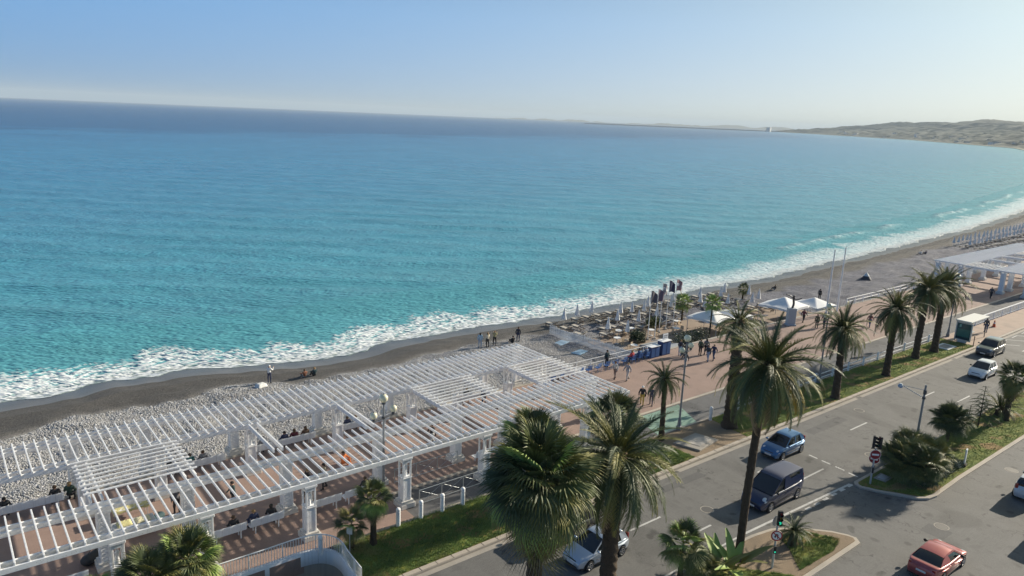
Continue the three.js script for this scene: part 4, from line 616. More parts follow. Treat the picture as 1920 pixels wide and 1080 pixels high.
// bollards
const bol = thing('bollard', 'white cylindrical bollard along the lawn edge by the pergola', 'bollard', [14.35, 0.03, -32.9], 0, 'white bollards on the lawn edge');
mesh('post', new THREE.LatheGeometry([[0.13, 0], [0.13, 0.9], [0.12, 0.93], [0.12, 0.95], [0.135, 0.97], [0.135, 1.06], [0.10, 1.12], [0, 1.13]].map(([x, y]) => new THREE.Vector2(x, y)), 18), white, bol); mesh('collar', new THREE.TorusGeometry(0.132, 0.012, 6, 18).rotateX(Math.PI / 2).translate(0, 0.9, 0), galv, bol);
for (const [x, z] of [[19.1, -33.0], [20.6, -33.0], [22.05, -32.95], [23.5, -32.9]]) dup(bol, null, [x, 0.03, z]);
dup(bol, 'white bollard standing alone by the thick trunked palm', [47.4, 0.02, -32.55]).userData.group = undefined;
// glazed crossing barriers on both sides of the cycle path under the pergola
const barrierGlass = phy(0.75, 0.85, 0.88, 0.05, { transmission: 1, thickness: 0, ior: 1.45 });
for (const [x0, x1, z, lab] of [[21.3, 26.1, -34.3, 'steel barrier with crossed bracing along the lawn side of the cycle path'], [21.4, 26.2, -37.45, 'steel barrier with crossed bracing under the pergola']]) {
  const t = thing('barrier', lab, 'barrier', [(x0 + x1) / 2, 0, z]), L = x1 - x0, n = 3;
  for (let i = 0; i <= n; i++) mesh('post', rod(V(-L / 2 + i * L / n, -0.03, 0), V(-L / 2 + i * L / n, 1.02, 0), 0.025, 0.025), steel, t);
  for (const y of [1.0, 0.12]) mesh('rail', rod(V(-L / 2, y, 0), V(L / 2, y, 0), 0.022, 0.022), steel, t);
  for (let i = 0; i < n; i++) { const a = -L / 2 + i * L / n, b = a + L / n; mesh('brace', rod(V(a, 0.14, 0.012), V(b, 0.98, 0.012), 0.01, 0.01, 5), steel, t); mesh('brace', rod(V(a, 0.98, -0.012), V(b, 0.14, -0.012), 0.01, 0.01, 5), steel, t); }
}
// white post and rail fence along the lawn of palms
{
  const t = thing('post_and_rail_fence', 'low white post and rail fence between the palm lawn and the cycle path', 'fence', [0, 0, -32.58]);
  for (let i = 0; i < 14; i++) { const p = mesh('post', cbox(0.15, 0.95, 0.15, 0, 0.45, 0, 0.02), white, t); p.position.x = 51.2 + i * 3.05; if (i < 13) for (const y of [0.32, 0.72]) { const b = mesh('rail', cbox(2.9, 0.07, 0.06, 0, 0, 0, 0.01), white, t); b.position.set(51.2 + i * 3.05 + 1.525, y, 0); } }
}
// ramp down to the underpass with its curved balustrade
{
  const path = [[9.0, -33.45], [11.5, -33.42], [13.6, -33.4], [14.45, -33.15], [14.95, -32.55], [15.08, -31.8], [14.98, -31.0], [14.85, -29.2]];
  const crv = new THREE.CatmullRomCurve3(path.map(([x, z]) => V(x, 0, z))), pts = crv.getSpacedPoints(90);
  const t = thing('ramp_balustrade', 'white balustrade curving round the dark ramp opening', 'railing', [0, 0, 0]);
  const off = (d, y) => pts.map((p, i) => { const a = pts[Math.max(0, i - 1)], b = pts[Math.min(90, i + 1)], dx = b.x - a.x, dz = b.z - a.z, l = Math.hypot(dx, dz); return V(p.x - dz / l * d, y, p.z + dx / l * d); });
  const strip = (y0, y1, w) => { const q = [off(-w, y1), off(w, y1), off(w, y0), off(-w, y0)]; return grid(5, 91, (i, j) => { const v = q[i % 4][j]; return { p: [v.x, v.y, v.z] }; }); };
  mesh('kerb', strip(-0.6, 0.14, 0.12), white, t); mesh('top_rail', tube(off(0, 1.06), 0.035, 120, 8), white, t); mesh('bottom_rail', tube(off(0, 0.24), 0.02, 120, 6), white, t);
  const bal = rod(V(0, 0.12, 0), V(0, 1.04, 0), 0.017, 0.017, 6), len = crv.getLength(), nb = Math.floor(len / 0.145);
  for (let i = 0; i <= nb; i++) { const p = crv.getPointAt(i / nb), b = mesh(i % 12 ? 'baluster' : 'post', bal, white, t); b.position.set(p.x, 0, p.z); if (i % 12 === 0) b.scale.set(2, 1.02, 2); }
  const inner = off(0.16, 0), poly = [[8.9, -28.97], [8.9, -33.2], ...inner.slice(3).map((p) => [p.x, p.z]), [14.7, -28.97]];
  struct('ramp_floor', grid(2, 2, (i, j) => ({ p: [i ? 15.2 : 8.9, i ? -1.6 : -3.4, j ? -28.9 : -33.6] })), asphaltDark);
  struct('ramp_wall', strip(-4, 0.02, 0.1), concrete);
}
// benches
function bench(label, group, x, z, L, turn, seatTo) {
  const t = thing('slatted_bench', label, 'bench', [x, 0, z], turn, group), n = Math.max(2, Math.round(L / 1.9)), slat = cbox(L, 0.035, 0.085, 0, 0, 0, 0.008), leg = join([cbox(0.06, 0.44, 0.06, 0, 0.22, 0.2, 0.008), cbox(0.06, 0.46, 0.06, 0, 0.23, -0.2, 0.008), cbox(0.06, 0.05, 0.52, 0, 0.43, 0, 0.008), cbox(0.05, 0.52, 0.05, 0, 0.68, 0.27, 0.008).rotateX(0)]);
  for (let i = 0; i < 5; i++) { const s = mesh('seat_slat', slat, white, t); s.position.set(0, 0.475, -0.22 + i * 0.105); }
  for (let i = 0; i < 5; i++) { const s = mesh('back_slat', slat, white, t); s.rotation.x = Math.PI / 2 - 0.25; s.position.set(0, 0.56 + i * 0.1, 0.26 + i * 0.028); }
  for (let i = 0; i < n; i++) { const l = mesh('leg', leg, white, t); l.position.x = -L / 2 + 0.3 + i * (L - 0.6) / (n - 1); }
  return t;
}
const seaB = 'white slatted bench facing the sea along the promenade wall', inB = 'white slatted bench facing the sea under the landward pergola aisle';
for (const [a, b] of [[0.2, 4.4], [10.0, 13.5], [15.5, 19.7], [21.5, 25.6], [31.6, 34.8], [41.5, 46]]) bench(seaB, 'benches along the promenade wall', (a + b) / 2, -45.9, b - a, 0);
for (const [a, b] of [[-0.2, 4.2], [9.9, 11.8], [12.0, 13.9], [15.4, 17.4], [17.6, 19.7], [27.2, 29.8]]) bench(inB, 'benches under the landward aisle', (a + b) / 2, -37.0, b - a, 0);
// bus shelter
{
  const t = thing('bus_shelter', 'glass bus shelter with pale roof and a dark poster panel at its end', 'bus shelter', [91.3, 0.02, -30.4]);
  mesh('roof', cbox(5.3, 0.16, 1.7, 2.4, 2.5, -0.1, 0.05), std(0.70, 0.69, 0.64, 0.6), t);
  for (const [x, z] of [[0.15, -0.85], [2.5, -0.85], [4.9, -0.85], [4.9, 0.6]]) mesh('post', cbox(0.08, 2.42, 0.08, x, 1.21, z, 0.01), poleDark, t);
  for (const [x, w] of [[1.33, 2.2], [3.7, 2.2]]) mesh('glass_pane', box(w, 2.0, 0.012, x, 1.3, -0.85), barrierGlass, t);
  const p = new THREE.Group(); p.name = 'poster_case'; p.position.set(0, 0, 0); t.add(p);
  mesh('frame', (() => { const l = [cbox(0.16, 0.13, 1.62, 0, 0.28, 0, 0.02), cbox(0.16, 0.13, 1.62, 0, 2.28, 0, 0.02), cbox(0.16, 2.13, 0.12, 0, 1.28, 0.8, 0.02), cbox(0.16, 2.13, 0.12, 0, 1.28, -0.8, 0.02), cbox(0.1, 0.25, 1.0, 0, 0.12, 0, 0.02)]; return join(l); })(), std(0.6, 0.6, 0.58, 0.5), p);
  const c = document.createElement('canvas'); c.width = 192; c.height = 256; const g = c.getContext('2d'); g.fillStyle = '#1d4a52'; g.fillRect(0, 0, 192, 256); g.fillStyle = '#2f6a66'; g.fillRect(14, 90, 164, 120); g.fillStyle = '#173a48'; g.fillRect(0, 214, 192, 42); g.fillStyle = '#7fb0a8'; g.fillRect(34, 20, 26, 44); g.fillStyle = '#356f74'; for (let i = 0; i < 5; i++) g.fillRect(30, 108 + i * 20, 90 + (i * 37) % 50, 7);
  const tx = new THREE.CanvasTexture(c); tx.colorSpace = THREE.SRGBColorSpace; mesh('poster', new THREE.PlaneGeometry(1.5, 1.9).rotateY(-Math.PI / 2).translate(-0.06, 1.28, 0), new THREE.MeshStandardMaterial({ map: tx, roughness: 0.15 }), p); mesh('poster_back', box(0.1, 1.9, 1.5, 0, 1.28, 0), sigBlack, p);
  mesh('bench_seat', cbox(3.2, 0.06, 0.4, 2.9, 0.5, -0.5, 0.02), steel, t); for (const x of [1.6, 4.2]) mesh('bench_leg', cbox(0.08, 0.47, 0.3, x, 0.235, -0.6, 0.01), steel, t);
  const b = thing('stop_post', 'thin dark post at the kerb before the bus shelter', 'post', [90.6, 0.02, -28.95]); mesh('post', rod(V(0, 0, 0), V(0, 1.15, 0), 0.05, 0.045), std(0.2, 0.12, 0.1, 0.6), b); mesh('cap', new THREE.SphereGeometry(0.06, 10, 8).translate(0, 1.16, 0), poleDark, b);
  const k = thing('traffic_cone', 'orange traffic cone standing on the pavement past the bus shelter', 'cone', [102.8, 0.02, -31.0]); mesh('cone', new THREE.CylinderGeometry(0.04, 0.2, 0.8, 16).translate(0, 0.44, 0), std(0.62, 0.10, 0.03, 0.6), k); mesh('foot', cbox(0.46, 0.05, 0.46, 0, 0.025, 0, 0.02), std(0.5, 0.08, 0.03, 0.6), k); mesh('band', new THREE.CylinderGeometry(0.098, 0.128, 0.15, 16).translate(0, 0.5, 0), plateWhite, k);
  const r = thing('railing', 'pale railing along the pavement beyond the bus shelter', 'railing', [0, 0, -32.5]); mesh('top_rail', cbox(24, 0.12, 0.16, 113, 1.05, 0, 0.02), white, r); mesh('bottom_rail', cbox(24, 0.06, 0.06, 113, 0.2, 0, 0.01), white, r); for (let i = 0; i <= 40; i++) { const q = mesh(i % 5 ? 'baluster' : 'post', cbox(0.06, 1.0, 0.06, 0, 0.52, 0, 0.01), white, r); q.position.x = 101.1 + i * 0.595; if (i % 5 === 0) q.scale.set(2, 1.05, 2); }
}
// slabs and covers
{ const t = thing('utility_slab', 'pale concrete slab with a step set in the dirt path', 'slab', [0, 0, 0]); mesh('slab', slab([[41.3, -31.3], [41.9, -29.35], [44.6, -29.75], [44.1, -31.5]], 0.0, 0.14, 0.02), concrete, t); mesh('cover', slab([[42.0, -31.0], [42.4, -29.75], [44.1, -30.0], [43.7, -31.15]], 0.1, 0.165, 0.01), std(0.58, 0.56, 0.52, 0.8, { map: pavingMap }), t);
  const u = thing('utility_slab', 'white inspection cover on the palm lawn near the bus shelter', 'slab', [0, 0, 0]); mesh('slab', slab([[86.3, -29.9], [86.3, -31.4], [88.6, -31.4], [88.6, -29.9]], 0.0, 0.12, 0.02), std(0.7, 0.7, 0.68, 0.7), u); mesh('cover', slab([[86.6, -30.2], [86.6, -31.1], [88.3, -31.1], [88.3, -30.2]], 0.1, 0.14, 0.01), concrete, u);
  const w = thing('utility_slab', 'grey inspection cover beside the no entry signs', 'slab', [0, 0, 0]); mesh('slab', slab([[48.6, -19.95], [48.7, -19.2], [49.7, -19.2], [49.7, -20.0]], 0.0, 0.12, 0.02), concrete, w); mesh('cover', slab([[48.8, -19.8], [48.85, -19.35], [49.55, -19.35], [49.55, -19.85]], 0.1, 0.14, 0.01), galv, w);
  const s = thing('lawn_sign', 'small pale sign on a thin post in front of the low fan palm', 'sign', [15.55, 0.03, -31.9], -0.7); mesh('post', rod(V(0, 0, 0), V(0, 1.5, 0), 0.025, 0.025), galv, s); mesh('panel', cbox(0.3, 0.42, 0.02, 0, 1.5, 0.03, 0.005), std(0.62, 0.6, 0.55, 0.6), s); }
// market stall under the first cross bay
{
  const clothM = (r, g, b) => std(r, g, b, 0.9, { side: THREE.DoubleSide }), r = rng(3);
  const drape = (w, d, y, sd) => grid(22, 16, (i, j) => { const u = i / 21 - 0.5, v = j / 15 - 0.5, x = u * w * 1.35, z = v * d * 1.5, ex = Math.max(0, Math.abs(x) - w / 2), ez = Math.max(0, Math.abs(z) - d / 2); return { p: [Math.sign(x) * Math.min(Math.abs(x), w / 2 + 0.04 * ex), y - 0.9 * Math.max(ex, ez) + 0.02 * n2(x * 4 + sd, z * 4) + (ex || ez ? 0.03 * Math.sin(x * 14 + z * 11) : 0), Math.sign(z) * Math.min(Math.abs(z), d / 2 + 0.04 * ez)] }; });
  for (const [x, z, w, d, lab, col] of [[6.9, -40.4, 2.2, 0.9, 'stall table draped in pale grey cloth under the pergola bay', [0.5, 0.5, 0.5]], [7.2, -42.4, 1.8, 0.8, 'stall table with a yellow cloth under the pergola bay', [0.62, 0.56, 0.26]], [9.3, -39.6, 1.1, 0.8, 'white display table beside the louvred column', [0.7, 0.7, 0.7]]]) { const t = thing('stall_table', lab, 'table', [x, 0, z]); mesh('top', cbox(w, 0.04, d, 0, 0.74, 0, 0.01), white, t); for (const a of [-1, 1]) for (const b of [-1, 1]) mesh('leg', rod(V(a * (w / 2 - 0.1), 0, b * (d / 2 - 0.1)), V(a * (w / 2 - 0.1), 0.73, b * (d / 2 - 0.1)), 0.02, 0.02, 6), galv, t); mesh('cloth', drape(w, d, 0.768, x), clothM(...col), t); }
  for (const [x, z, lab, col] of [[6.5, -40.4, 'folded yellow cloth lying on the grey stall table', [0.62, 0.57, 0.28]], [7.4, -40.35, 'crumpled pale yellow cloth on the grey stall table', [0.66, 0.62, 0.42]]]) { const c = mesh('folded_cloth', grid(14, 14, (i, j) => { const u = i / 13 - 0.5, v = j / 13 - 0.5, e = Math.max(Math.abs(u), Math.abs(v)); return { p: [u * 0.75 + 0.03 * n2(u * 5, v * 5 + x), 0.09 * (1 - smooth(0.38, 0.5, e)) + 0.03 * n2(u * 7 + x, v * 7) * (1 - smooth(0.4, 0.5, e)), v * 0.6] }; }), clothM(...col)); c.position.set(x, 0.8, z); tag(c, lab, 'cloth'); }
  const bag = (x, z, s, lab, col) => { const t = thing('duffel_bag', lab, 'bag', [x, 0, z], 0.6); mesh('body', new THREE.CapsuleGeometry(0.2 * s, 0.4 * s, 5, 14).rotateZ(Math.PI / 2).scale(1, 0.85, 1).translate(0, 0.17 * s, 0), col, t); mesh('handle', new THREE.TorusGeometry(0.15 * s, 0.015, 6, 14, Math.PI).translate(0, 0.3 * s, 0), blackTrim, t); };
  bag(4.7, -38.9, 1.6, 'black bag beside the column under the first pergola bay', blackTrim); bag(8.3, -41.2, 1.2, 'dark teal bag under the stall tables', std(0.03, 0.07, 0.08, 0.8)); bag(9.9, -38.8, 1.1, 'black bag beside the white display table', std(0.02, 0.02, 0.025, 0.8));
}
// ---------------------------------------------------------------- beach club and what stands on the shingle
const CY = -2.12;
const by = (x, z) => beachY(x, z);
const timber = std(0.30, 0.20, 0.13, 0.8, { map: barkMap }), cushion = std(0.46, 0.42, 0.36, 0.85), canvas = std(0.78, 0.78, 0.78, 0.8, { side: THREE.DoubleSide }), darkWood = std(0.11, 0.075, 0.05, 0.75);
// picket fence: each board its own piece
{
  const t = thing('picket_fence', 'white picket fence closing off the beach club from the open shingle', 'fence', [0, 0, 0]), r = rng(4), g = (() => { const s = new THREE.Shape([[-0.038, 0], [0.038, 0], [0.038, 0.95], [0, 1.05], [-0.038, 0.95]].map(([x, y]) => new THREE.Vector2(x, y))); return new THREE.ExtrudeGeometry(s, { depth: 0.025, bevelEnabled: false }); })();
  const A = [56.8, -62.6], B = [57.5, -49.2], n = 84;
  for (let i = 0; i < n; i++) { const f = i / (n - 1), x = lerp(A[0], B[0], f), z = lerp(A[1], B[1], f), o = mesh('picket', g, white, t); o.position.set(x, by(x, z) - 0.05, z); o.rotation.y = Math.PI / 2 + 0.06 * (r() - 0.5); o.rotation.z = 0.05 * (r() - 0.5); o.scale.y = 1.15 + 0.14 * r(); }
  for (const h of [0.35, 0.9]) mesh('rail', rod(V(A[0], by(...A) + h, A[1]), V(B[0], by(...B) + h, B[1]), 0.03, 0.03, 5), white, t);
}
struct('terrace', slab([[58.2, -47.2], [58.2, -58.5], [96, -57.5], [96, -47.2]], -3, CY + 0.16, 0.03), std(0.42, 0.33, 0.26, 0.9, { map: pavingMap }));
struct('access_ramp', (() => { const g = new THREE.BufferGeometry(), a = 0.0, b = CY + 0.2, P = [[59.6, a, -47.02], [62.6, a, -47.02], [65.4, b, -53.6], [62.8, b, -53.6]]; const o = []; for (const k of [0, 1, 2, 0, 2, 3]) o.push(...P[k]); for (const [i, j] of [[0, 3], [3, 2], [2, 1]]) { const p = P[i], q = P[j]; o.push(...p, ...q, p[0], -3, p[2], p[0], -3, p[2], ...q, q[0], -3, q[2]); } g.setAttribute('position', new THREE.Float32BufferAttribute(o, 3)); g.setAttribute('uv', new THREE.Float32BufferAttribute(new Float32Array(o.length / 3 * 2), 2)); g.computeVertexNormals(); return g; })(), std(0.34, 0.36, 0.38, 0.8, { side: THREE.DoubleSide }));
// loungers
const lounger0 = (() => {
  const t = thing('sun_lounger', 'wooden sun lounger with pale cushion in the beach club rows', 'sun lounger', [0, 0, 0], 0, 'sun loungers in the beach club rows');
  mesh('frame', join([cbox(1.95, 0.06, 0.06, 0, 0.3, 0.3, 0.01), cbox(1.95, 0.06, 0.06, 0, 0.3, -0.3, 0.01), cbox(0.06, 0.06, 0.62, 0.94, 0.3, 0, 0.01), cbox(0.06, 0.06, 0.62, -0.94, 0.3, 0, 0.01)]), darkWood, t);
  for (const x of [-0.8, 0.8]) for (const z of [-0.28, 0.28]) mesh('leg', box(0.06, 0.3, 0.06, x, 0.14, z), darkWood, t);
  mesh('mattress', cbox(1.2, 0.09, 0.58, 0.35, 0.375, 0, 0.03), cushion, t); mesh('backrest', cbox(0.74, 0.09, 0.58, -0.36, 0.045, 0, 0.03).rotateZ(-0.62).translate(-0.28, 0.38, 0), cushion, t);
  return t;
})();
{
  const r = rng(12), spots = [];
  for (let row = 0; row < 4; row++) for (let i = 0; i < 17; i++) { const x = 59.6 + i * 2.05 + 0.3 * (r() - 0.5), z = -65.2 + row * 2.45 + 0.2 * (r() - 0.5); if (row === 3 && i > 7) continue; if (r() < 0.1 || x > 93) continue; spots.push([x, z]); }
  for (let i = 0; i < 11; i++) spots.push([81 + i * 1.25, -55.2 - 1.4 * (i % 2)]);
  spots.forEach(([x, z], i) => { const y = z > -58.4 ? CY + 0.16 : by(x, z) - 0.02, a = -Math.PI / 2 + 0.12 * (r() - 0.5); if (i) dup(lounger0, null, [x, y, z], a + Math.PI); else { lounger0.position.set(x, y, z); lounger0.rotation.y = a + Math.PI; } });
}
// closed parasols
const parasol0 = (() => {
  const t = thing('closed_parasol', 'closed white parasol on its pole in the beach club', 'parasol', [0, 0, 0], 0, 'closed white parasols of the beach club');
  mesh('pole', rod(V(0, 0, 0), V(0, 2.35, 0), 0.03, 0.025, 8), std(0.6, 0.56, 0.5, 0.6), t); mesh('base', new THREE.CylinderGeometry(0.22, 0.26, 0.1, 14).translate(0, 0.05, 0), concrete, t);
  const pts = [[0.02, 2.5], [0.05, 2.42], [0.10, 2.1], [0.19, 1.5], [0.26, 1.05], [0.24, 1.0], [0.03, 1.05]].map(([x, y]) => new THREE.Vector2(x, y)), g = new THREE.LatheGeometry(pts, 24), p = g.attributes.position; for (let i = 0; i < p.count; i++) { const a = Math.atan2(p.getZ(i), p.getX(i)), k = 1 + 0.22 * Math.cos(a * 8); p.setX(i, p.getX(i) * k); p.setZ(i, p.getZ(i) * k); } g.computeVertexNormals();
  mesh('folded_canopy', g, canvas, t); mesh('strap', new THREE.TorusGeometry(0.2, 0.02, 5, 16).rotateX(Math.PI / 2).translate(0, 1.5, 0), std(0.55, 0.55, 0.55, 0.8), t); return t;
})();
{
  const spots = [[60.7, -64.4], [63.5, -65.0], [66.1, -65.0], [61.8, -57.9], [69.3, -62.9], [70.8, -62.3], [73.3, -62.4], [62.9, -55.8], [75.2, -63.4], [77.6, -61.4], [80.2, -63.2], [83.4, -61.0], [86.5, -63.4], [89.8, -62.2], [92.5, -63.5], [94, -60.3], [68.2, -58.8], [72.6, -59.6], [77.4, -58.9], [82, -59.2], [86.6, -58.7], [89.6, -56.8], [92.4, -57.6], [66.6, -60.9]];
  spots.forEach(([x, z], i) => { const y = z > -58.4 ? CY + 0.16 : by(x, z) - 0.03; i ? dup(parasol0, null, [x, y, z], i) : parasol0.position.set(x, y, z); });
  // the next club along the shore
  const r = rng(31), grp = 'far parasols beyond the distant pergola';
  for (let i = 0; i < 46; i++) { const x = 186 + (i % 23) * 2.9 + r(), z = -64.2 - 3.4 * Math.floor(i / 23) - 0.04 * (x - 186), o = dup(parasol0, 'closed white parasol in the crowded far beach club', [x, by(x, z) - 0.03, z], i); o.userData.group = grp; }
  for (let i = 0; i < 40; i++) { const x = 187 + (i % 20) * 2.9 + r(), z = -62.4 - 3.2 * Math.floor(i / 20), o = dup(lounger0, 'sun lounger in the crowded far beach club', [x, by(x, z) - 0.02, z], Math.PI / 2); o.userData.group = 'far sun loungers beyond the distant pergola'; }
}
// tables with chairs
{
  const r = rng(8), top = new THREE.CylinderGeometry(0.42, 0.42, 0.035, 20), spots = [[60.8, -55.4], [63.2, -57.4], [65.4, -57.3], [60.4, -52.4], [66.9, -55.6], [70.2, -54.4], [73.0, -56.6], [79.4, -56.0]];
  const t0 = thing('cafe_table', 'round white cafe table on the beach club terrace', 'table', [0, 0, 0], 0, 'cafe tables of the beach club'); mesh('top', top.clone().translate(0, 0.73, 0), white, t0); mesh('stem', rod(V(0, 0.03, 0), V(0, 0.72, 0), 0.035, 0.035), galv, t0); mesh('foot', new THREE.CylinderGeometry(0.22, 0.24, 0.04, 16).translate(0, 0.02, 0), galv, t0);
  const c0 = thing('cafe_chair', 'pale wooden cafe chair at a white round table', 'chair', [0, 0, 0], 0, 'cafe chairs of the beach club'), wood = std(0.5, 0.38, 0.25, 0.7); mesh('seat', cbox(0.42, 0.05, 0.42, 0, 0.45, 0, 0.015), wood, c0); mesh('backrest', cbox(0.42, 0.42, 0.04, 0, 0.72, -0.2, 0.015), wood, c0); for (const a of [-1, 1]) for (const b of [-1, 1]) mesh('leg', box(0.04, 0.44, 0.04, a * 0.18, 0.22, b * 0.18), wood, c0);
  let first = true; spots.forEach(([x, z], i) => { const y = CY + 0.16; i ? dup(t0, null, [x, y, z]) : t0.position.set(x, y, z); for (let k = 0; k < 2; k++) { const a = i + k * 2.6, px = x + 0.72 * Math.sin(a), pz = z + 0.72 * Math.cos(a); if (first) { c0.position.set(px, y, pz); c0.rotation.y = a + Math.PI; first = false; } else dup(c0, null, [px, y, pz], a + Math.PI); } });
}
// flags
{
  const cols = [['dark grey', [0.12, 0.11, 0.13]], ['purple grey', [0.15, 0.11, 0.15]], ['grey and white', [0.3, 0.28, 0.3]], ['navy', [0.03, 0.035, 0.09]], ['rose and grey', [0.28, 0.17, 0.19]]];
  [[65.2, -54.6, 6.0], [66.2, -54.4, 6.1], [68.9, -56.0, 6.2], [70.6, -56.4, 6.3], [72.0, -56.4, 6.3]].forEach(([x, z, h], i) => {
    const t = thing('flagpole', cols[i][0] + ' pennant flag streaming from a white pole in the beach club', 'flag', [x, CY + 0.16, z]); mesh('pole', rod(V(0, 0, 0), V(0, h, 0), 0.05, 0.03, 8), white, t); mesh('base', new THREE.CylinderGeometry(0.2, 0.24, 0.14, 12).translate(0, 0.07, 0), concrete, t);
    mesh('flag', grid(14, 10, (a, b) => { const u = a / 13, v = b / 9, w = 1.15, x = u * w, y = h - 0.05 - v * (1.5 - 0.35 * u) - 0.55 * u * u; return { p: [x * 0.9, y, 0.12 * Math.sin(u * 7 + i * 2 + v) * u] }; }), std(...cols[i][1], 0.85, { side: THREE.DoubleSide }), t);
    if (i === 2 || i === 4) mesh('flag_band', grid(8, 4, (a, b) => { const u = a / 7, v = b / 3; return { p: [u * 1.02, h - 0.5 - v * 0.35 - 0.55 * u * u, 0.12 * Math.sin(u * 7 + i * 2) * u + 0.012] }; }), canvas, t);
  });
  [[89.0, -45.6, 8.4], [90.5, -45.0, 8.7]].forEach(([x, z, h], i) => { const t = thing('bare_mast', i ? 'taller bare white mast on the promenade edge, finial at its top' : 'bare white mast on the promenade edge next to the taller mast', 'mast', [x, 0, z]); mesh('pole', rod(V(0, 0, 0), V(0, h, 0), 0.12, 0.07, 10), white, t); mesh('base', cbox(0.4, 0.3, 0.4, 0, 0.15, 0, 0.03), concrete, t); mesh('finial', new THREE.SphereGeometry(0.06, 10, 8).translate(0, h + 0.04, 0), galv, t); });
}
// fabric canopies
function canopy(label, x, z, w, d, h, rise, turn) {
  const t = thing('canopy_tent', label, 'canopy', [x, CY + 0.16, z], turn); mesh('fabric', grid(21, 21, (i, j) => { const u = i / 10 - 1, v = j / 10 - 1, e = Math.max(Math.abs(u), Math.abs(v)); return { p: [u * w / 2, h + rise * Math.pow(1 - e, 1.25) - 0.12 * Math.abs(u * v), v * d / 2] }; }), canvas, t);
  mesh('valance', grid(41, 2, (i, j) => { const a = i % 40, s = Math.floor(a / 10), f = (a % 10) / 5 - 1, [u, v] = [[f, -1], [1, f], [-f, 1], [-1, -f]][s]; return { p: [u * w / 2, h - 0.12 * Math.abs(u * v) - j * 0.25 - (j ? 0.05 * (i % 2) : 0), v * d / 2] }; }), canvas, t);
  for (const a of [-1, 1]) for (const b of [-1, 1]) mesh('post', rod(V(a * (w / 2 - 0.1), 0, b * (d / 2 - 0.1)), V(a * (w / 2 - 0.1), h, b * (d / 2 - 0.1)), 0.04, 0.04), galv, t);
}
canopy('white peaked canopy with posts beside the beach club hedge', 74.4, -52.6, 4.2, 4.2, 2.1, 0.9, 0.1); canopy('low white canopy next to the peaked one behind the hedge', 78.4, -52.2, 3.6, 3.6, 2.0, 0.6, 0); canopy('broad white canopy near the sculpture', 88.0, -51.0, 5.2, 4.6, 2.3, 1.0, 0.1); canopy('white canopy at the end of the beach club by the bare masts', 93.6, -49.8, 4.6, 4.0, 2.0, 0.8, -0.1); 
// hedges and yellowing palms of the club
function hedge(label, x, z, w, d, h, m, y = CY + 0.16) {
  const r = rng(x * 7), t = thing('hedge', label, 'hedge', [x, y, z]), o = []; for (let i = 0; i < 3200; i++) { const u = (r() - 0.5) * w, v = (r() - 0.5) * d, q = r() * h * (0.85 + 0.25 * n2(u * 2 + x, v * 2)), s = 0.05 + 0.07 * r(), a = V(r() - 0.5, r() - 0.5, r() - 0.5).normalize(), b = V(r() - 0.5, r() - 0.5, r() - 0.5).cross(a).normalize(), c = V(u, q, v); put(o, c.clone().addScaledVector(a, s), c.clone().addScaledVector(b, s * 0.5), c.clone().addScaledVector(a, -s), c.clone().addScaledVector(a, s), c.clone().addScaledVector(a, -s), c.clone().addScaledVector(b, -s * 0.5)); }
  mesh('foliage', soup(o), m, t); mesh('planter', cbox(w * 0.96, 0.4, d * 0.9, 0, 0.2, 0, 0.03), darkWood, t);
}
hedge('dark clipped hedge behind the blue kiosks', 66.4, -49.4, 6.0, 1.2, 2.5, LEAF.deep); hedge('mixed hedge with pale blossom beside the white canopies', 74.6, -48.6, 7.4, 1.2, 2.6, LEAF.olive); hedge('small dark bush at the fence end of the beach club', 63.4, -54.6, 1.6, 1.4, 1.4, LEAF.deep); hedge('leafy screen beside the beach club loungers', 69.6, -57.6, 2.4, 0.8, 1.5, LEAF.green);
fanPalm('yellowing young palm among the beach club loungers', 76.0, -58.2, 2.4, { s: 0.75, n: 26, seed: 51, tint: 0.6, r0: 0.12, r1: 0.1, y0: CY + 0.16 }); fanPalm('thin yellow palm rising beside the white canopies', 72.2, -51.0, 4.3, { s: 0.7, n: 24, seed: 53, tint: 0.6, r0: 0.1, r1: 0.09, y0: CY + 0.16 }); fanPalm('small green palm at the far end of the lounger rows', 94.2, -61.4, 1.7, { s: 0.6, n: 22, seed: 55, r0: 0.12, r1: 0.1, y0: -2.2 });
